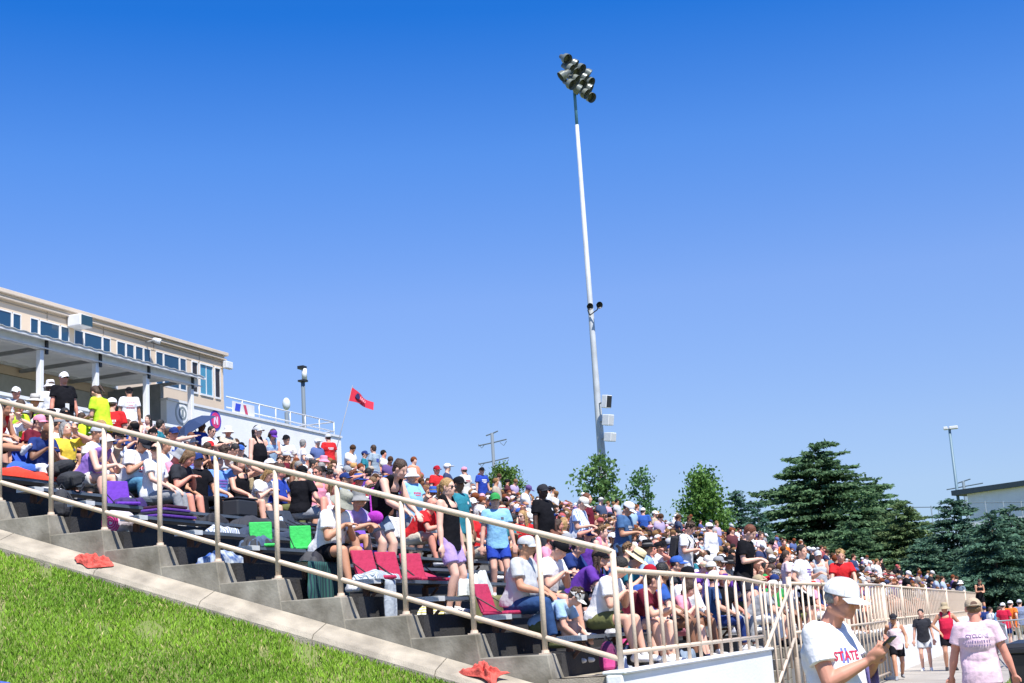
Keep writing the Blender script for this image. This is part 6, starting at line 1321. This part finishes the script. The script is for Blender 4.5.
# bag of the standing woman
o_ = PEOPLE['standing person in black tank top and blue-grey shorts with a magenta bag']
t = empty('shoulder_bag', o_.location, 'magenta shoulder bag hanging on the person in the black tank top', 'bag'); t.rotation_euler = o_.rotation_euler
mb = MB(); mb.ell((.05, -.25, .90), X3, (.15, .05, .10), 16, 10); mb.build('pouch', CL('magenta_cloth', (.4, .03, .42)), t, smooth=True); mb = MB(); mb.tube([(.0, -.25, .98), (-.05, -.2, 1.3), (.12, 0, 1.42), (.22, .16, 1.25)], .014, 6); mb.build('strap', CL('magenta_cloth'), t)
# bin
yb = 20.0; c = on_y(1039, 683, yb); bn_ = empty('trash_bin', (c.x, yb, 0), 'black wheeled trash bin with a flared rim at the path edge', 'trash bin', None, R(-12))
mb = MB(); mb.hexa([(-.24, -.26, .05), (.24, -.26, .05), (.24, .26, .05), (-.24, .26, .05), (-.30, -.32, 1.02), (.30, -.32, 1.02), (.30, .32, 1.02), (-.30, .32, 1.02)]); mb.build('bin_body', BLACK, bn_, bevel=.02)
mb = MB(); mb.box(-.34, .34, -.36, .36, 1.022, 1.09); mb.hexa([(-.33, -.35, 1.092), (.33, -.35, 1.092), (.33, .35, 1.092), (-.33, .35, 1.092), (-.27, -.29, 1.15), (.27, -.29, 1.15), (.27, .29, 1.18), (-.27, .29, 1.18)]); mb.build('lid', BLACK, bn_, bevel=.012)
mb = MB(); mb.lathe((-.02, -.306, .62), [(.07, 0), (.07, .006)], 20, axis=(0, -1, .06)); mb.build('round_sticker', WMET, bn_)
for s in (1, -1): mb = MB(); mb.lathe((.2*s-.02, .26, .1), [(.1, -.02), (.1, .02)], 14, axis=(1, 0, 0)); mb.build('wheel', BLACK, bn_)
# barricades
def barricade(ax, ay, bx_, by_, label):
    t = empty('barricade', (ax, ay, 0), label, 'barricade', 'steel crowd barricades beside the path'); d = V(bx_-ax, by_-ay, 0); l_ = d.length; d.normalize(); m = pm('galvanised_bar', (.4, .41, .43), rough=.4, metal=.5)
    mb = MB(); mb.tube([(0, 0, .12), (0, 0, 1.08), d*.1+V(0, 0, 1.12), d*(l_-.1)+V(0, 0, 1.12), d*l_+V(0, 0, 1.08), d*l_+V(0, 0, .12)], .024, 8); mb.tube([(0, 0, .2), d*l_+V(0, 0, .2)], .02, 6); mb.build('frame', m, t, smooth=True)
    for i in range(1, int(l_/.14)): mb = MB(); mb.tube([d*(.14*i)+V(0, 0, .2), d*(.14*i)+V(0, 0, 1.12)], .009, 5); mb.build('bar', m, t)
    for e in (.25, l_-.25): q = d.cross(V(0, 0, 1)); mb = MB(); mb.box(0, 0, 0, 0, 0, 0); mb = MB(); mb.tube([d*e+q*.3+V(0, 0, .02), d*e+V(0, 0, .14), d*e-q*.3+V(0, 0, .02)], .018, 6); mb.build('foot', m, t)
P_ = lambda px, Y: on_y(px, 645, Y).x
barricade(P_(1008, 40), 40, P_(998, 50), 50, 'steel barricade running along the path, nearest the bin')
barricade(P_(998, 50.2), 50.2, P_(1040, 51.5), 51.5, 'steel barricade set across, in front of the orange tee')

# ================================================================== the rest of the crowd
CN = dict(white='white', offwhite='cream', grey='mid grey', lightgrey='pale grey', black='black', charcoal='charcoal', navy='navy', blue='blue', royal='royal blue', lightblue='light blue', skyblue='sky blue', teal='teal', red='red', cardinal='dark red', crimson='crimson', pink='pink', palepink='pale pink', purple='purple', lavender='lavender', neon='neon yellow', green='green', orange='orange', yellow='yellow', tan='tan', maroon='maroon', khaki='khaki', beige='beige', magenta='magenta', brown='brown', denim='denim', olive='olive')
TOPS = ['white']*15+['black']*8+['navy']*5+['purple']*4+['blue']*2+['royal']*2+['lightblue']*3+['skyblue']*2+['red']*2+['crimson']*1+['grey']*3+['lightgrey']*4+['pink']*2+['palepink']*2+['teal']*3+['lavender']*3+['offwhite']*3+['charcoal']*3+['maroon']*3+['denim']*2+['orange', 'yellow', 'green', 'tan', 'cardinal', 'tan', 'olive']
HATC = ['white']*7+['black']*6+['navy']*3+['grey']*2+['lightgrey']*2+['red', 'blue', 'purple', 'khaki', 'pink', 'tan', 'cardinal', 'offwhite']
SITP = ['sit_lap']*4+['sit_phone']*3+['sit_elbows']*3+['sit_up']*3+['sit_turn']*3+['sit_away']*2+['sit_shade', 'sit_drink']
STP = ['stand', 'stand_phone', 'stand_talk', 'stand_hip']
POSW = dict(sit_lap='', sit_phone='looking down', sit_elbows='leaning on the knees', sit_up='sitting upright', sit_turn='turned towards us', sit_away='turned away', sit_shade='shading the eyes', sit_drink='raising a hand to drink', stand='standing', stand_phone='standing head bowed', stand_talk='standing arm half raised', stand_hip='standing hands on hips')
def anchor(px):
    for a, t in ((40, 'below the first canopy post'), (100, 'below the second canopy post'), (150, 'below the canopy end'), (200, 'below the grey emblem'), (235, 'below the red emblem'), (285, 'below the terrace railing'), (325, 'below the globe lamp'), (362, 'below the red pennant'), (410, 'just beyond the red pennant'), (450, 'above the black tank tops'), (485, 'below the power pole'), (520, 'below the distant round tree'), (560, 'beyond the tall man in black'), (590, 'before the airy tree'), (620, 'below the light mast'), (650, 'before the slim tree'), (680, 'above the black backpack'), (725, 'before the pointed leafy tree'), (765, 'before the small spruces'), (830, 'before the largest spruce')):
        if px < a: return t
    return 'towards the far end of the stand'
used_labels = set(LABELS)
cands = []
rc = random.Random(42)
for k in range(-1, 19):
    y = 15.3+rc.uniform(0, .6)
    while y < 91:
        y += rc.choice((.52, .56, .6, .66))
        occ = .93 if y > 30 else .82
        if y < (17 if k >= 8 else 19) and k < 13: occ = 0
        elif y < 22 and k < 10: occ = .5 if k >= 8 else .15
        elif y < 26: occ *= .72
        if k == -1: occ = .75 if y > 17 else 0
        if 22.6 < y < 24.7 or 44 < y < 45.2 or 66 < y < 67.2: occ = 0
        if k == -1 and y > 36: occ = 0
        if rc.random() > occ: y += .0; continue
        st = y > 36 and rc.random() < .07
        if any(kk == k and abs(yy-y) < .5 for kk, yy, s_2 in TAKEN): continue
        if any(kk in (k-1, k) and s_2 and abs(yy-y) < .4 for kk, yy, s_2 in TAKEN): continue
        cands.append((k, y, st))
print('candidates', len(cands))
def dist(c): x = (STX if c[2] else ROWX)(c[0]); return math.hypot(x, c[1])
cands.sort(key=dist)
def look(r):
    top = ('tank' if r.random() < .14 else 'long' if r.random() < .05 else 'tee', r.choice(TOPS)); hats = []
    q = r.random(); hc = r.choice(['black', 'brown', 'brown', 'darkblond', 'blond', 'grey', 'auburn'])
    if q < .58: hk = r.choice(['cap', 'cap', 'cap', 'cap', 'backcap', 'bucket', 'widehat', 'visor']); hh = (hk, r.choice(HATC)); hair = r.choice(['nape', 'nape', 'bob' if hk == 'bucket' else 'nape'])
    else: hh = None; hair = r.choice(['short', 'short', 'messy', 'long', 'pony', 'bun', 'bob', 'bald'])
    if hair == 'bald': hc = 'grey'
    gl = r.random() < .3
    return top, hh, hair, hc, gl, r.choice(['black', 'grey', 'khaki', 'denim', 'navy', 'olive', 'white', 'charcoal']), r.choice(['fair', 'fair', 'pale', 'tanned', 'tanned', 'red', 'brown'])
HN = dict(cap='cap', backcap='backward cap', bucket='bucket hat', widehat='sun hat', visor='visor'); HRN = dict(short='short hair', messy='tousled hair', long='long hair', pony='ponytail', bun='hair bun', bob='bobbed hair', bald='bald crown')
NIND = 300-len(hand_list)-14
n_ind = 0; rest = []
for c in cands:
    k, y, st = c
    if n_ind >= NIND: rest.append(c); continue
    X = (STX if st else ROWX)(k); hx, hy, hz_ = proj((X+.1, y, TZ(k)+(1.6 if st else 1.2)))
    if hx < -20: continue
    for tries in range(60):
        pose = rc.choice(STP if st else SITP); top, hh, hair, hc, gl, bot, sk = look(rc)
        desc = ('%s %s' % (CN[hh[1]], HN[hh[0]])) if hh else ('%s %s' % ({'darkblond': 'sandy'}.get(hc, hc), HRN[hair]) if hair != 'bald' else 'bald crown')
        tn = {'tee': 'tee', 'tank': 'tank top', 'long': 'long sleeves'}[top[0]]
        lab = 'person in %s %s, %s, %s row, %s' % (CN[top[1]], tn, desc, ORD[k+1], anchor(hx))
        if lab not in used_labels and len(lab.replace('-', ' ').split()) <= 16: break
    used_labels.add(lab); n_ind += 1
    hats = [(hair, hc)]+([hh] if hh else [])+([('glasses', 0)] if gl else [('eyes', 0)] if dist(c) < 34 else [])
    z = (TZ(k) if k >= 0 else 1.17); s = rc.uniform(.93, 1.04) if rc.random() > .1 else rc.uniform(.8, .88)
    gg_ = rc.choice((1.0, 1.0, 1.1, 1.25)) if pose in ('sit_lap', 'stand', 'sit_elbows') else 1.0
    po, pk = person(X+rc.uniform(-.03, .03), y, z+(0 if st else .45*(1-s)), pose, rz=rc.gauss(-4, 16) if not st else rc.choice((-10, 20, 160, -40)), g=gg_,
           s=s, skin=sk, top=top, bottom=(rc.choice(['shorts', 'shorts', 'trousers']), bot), hats=hats, shoes=rc.choice(['white', 'grey', 'black']), simple=dist(c) > 34, label=lab, group='spectators seated along the rows')
    if top[0] == 'tee' and dist(c) < 33 and rc.random() < .5: inst('print', chest_print(pose, gg_, .0145, rc.randrange(4)), po, color=rc.choice(((.7, .7, .72), (.75, .6, .1))) if sum(C[top[1]]) < .9 else rc.choice(((.5, .05, .08), (.05, .08, .35), (.2, .1, .4), (.1, .1, .12))))
print('individuals', n_ind, 'rest', len(rest))
# everyone farther off is one mass
def coarse(pose, part):
    P = POSES[pose]; S = skeleton(P)
    if part == 'body': me = make_body(S, P, 1.05, .052)
    elif part == 'tee': me = g_tee(S, P, 1.08, .052, t=.03)
    elif part == 'legs': me = g_legs(S, P, 1.08, .052, .8, t=.03)
    else:
        f, l, u = S['HF']; mb = MB(); c = S['head']
        if part == 'hair': mb.ell(c-f*.022+u*.03, S['HF'], (.105, .092, .1), 8, 6)
        else:
            mb.ell(c-f*.012+u*.04, S['HF'], (.113, .097, .09), 8, 6); mb.obox(c+f*.12+u*.035, f, l, u, .06, .07, .006)
        me = mb.mesh('x', FAB)
    me.calc_loop_triangles(); v = np.empty(len(me.vertices)*3); me.vertices.foreach_get('co', v); t = np.empty(len(me.loop_triangles)*3, dtype=np.int32); me.loop_triangles.foreach_get('vertices', t)
    bpy.data.meshes.remove(me); return v.reshape(-1, 3), t.reshape(-1, 3)
CO = {}
VV, FF, CCc = [], [], []; off = 0
def mute(c): c = np.array(c[:3], dtype=float); g_ = c.mean(); return tuple((c*.62+g_*.38)*.85)
for k, y, st in rest:
    pose = rc.choice(['stand', 'stand_phone'] if st else ['sit_lap', 'sit_phone', 'sit_elbows', 'sit_up', 'sit_turn', 'sit_shade']); top, hh, hair, hc, gl, bot, sk = look(rc); hh = hh if rc.random() < .62 else None; hc = rc.choice(['black', 'brown', 'brown', 'darkblond', 'auburn', hc])
    X = (STX if st else ROWX)(k)+rc.uniform(-.04, .04); a = R(rc.gauss(-4, 18)); s = rc.uniform(.9, 1.05); z = TZ(k)+(0 if st else .45*(1-s)); m2 = np.array([[math.cos(a), -math.sin(a), 0], [math.sin(a), math.cos(a), 0], [0, 0, 1]])*s
    for part, col in (('body', SKC[sk]), ('tee', mute(C[top[1]])), ('legs', mute(C[bot])), ('hat' if hh else 'hair', mute(C[hh[1]]) if hh else HC[hc])):
        if (pose, part) not in CO: CO[(pose, part)] = coarse(pose, part)
        v, t = CO[(pose, part)]; VV.append((v@m2.T+np.array([X, y, z])).astype(np.float32)); FF.append(t+off); off += len(v); CCc.append(np.broadcast_to(np.array(col, dtype=np.float32), (len(v), 3)))
if rest:
    me = tri_mesh('crowd', np.vstack(VV), np.vstack(FF), np.vstack(CCc), mat('crowd_cloth', attr='Col', rough=.85, spec=.2)); me.polygons.foreach_set('use_smooth', [True]*len(me.polygons))
    cw = bpy.data.objects.new('crowd', me); COL.objects.link(cw); tag(cw, 'dense distant mass of seated spectators filling the far rows', kind='stuff'); print('crowd faces', len(me.polygons))
dup_ = {k_: v_ for k_, v_ in LABELS.items() if len(v_) > 1}
print('DUPLICATE LABELS', list(dup_)[:10]); print('LONG', [l_ for l_ in LABELS if len(l_.replace('-', ' ').split()) > 16][:10])
for o in bpy.data.objects:
    if '_p' in o: del o['_p']
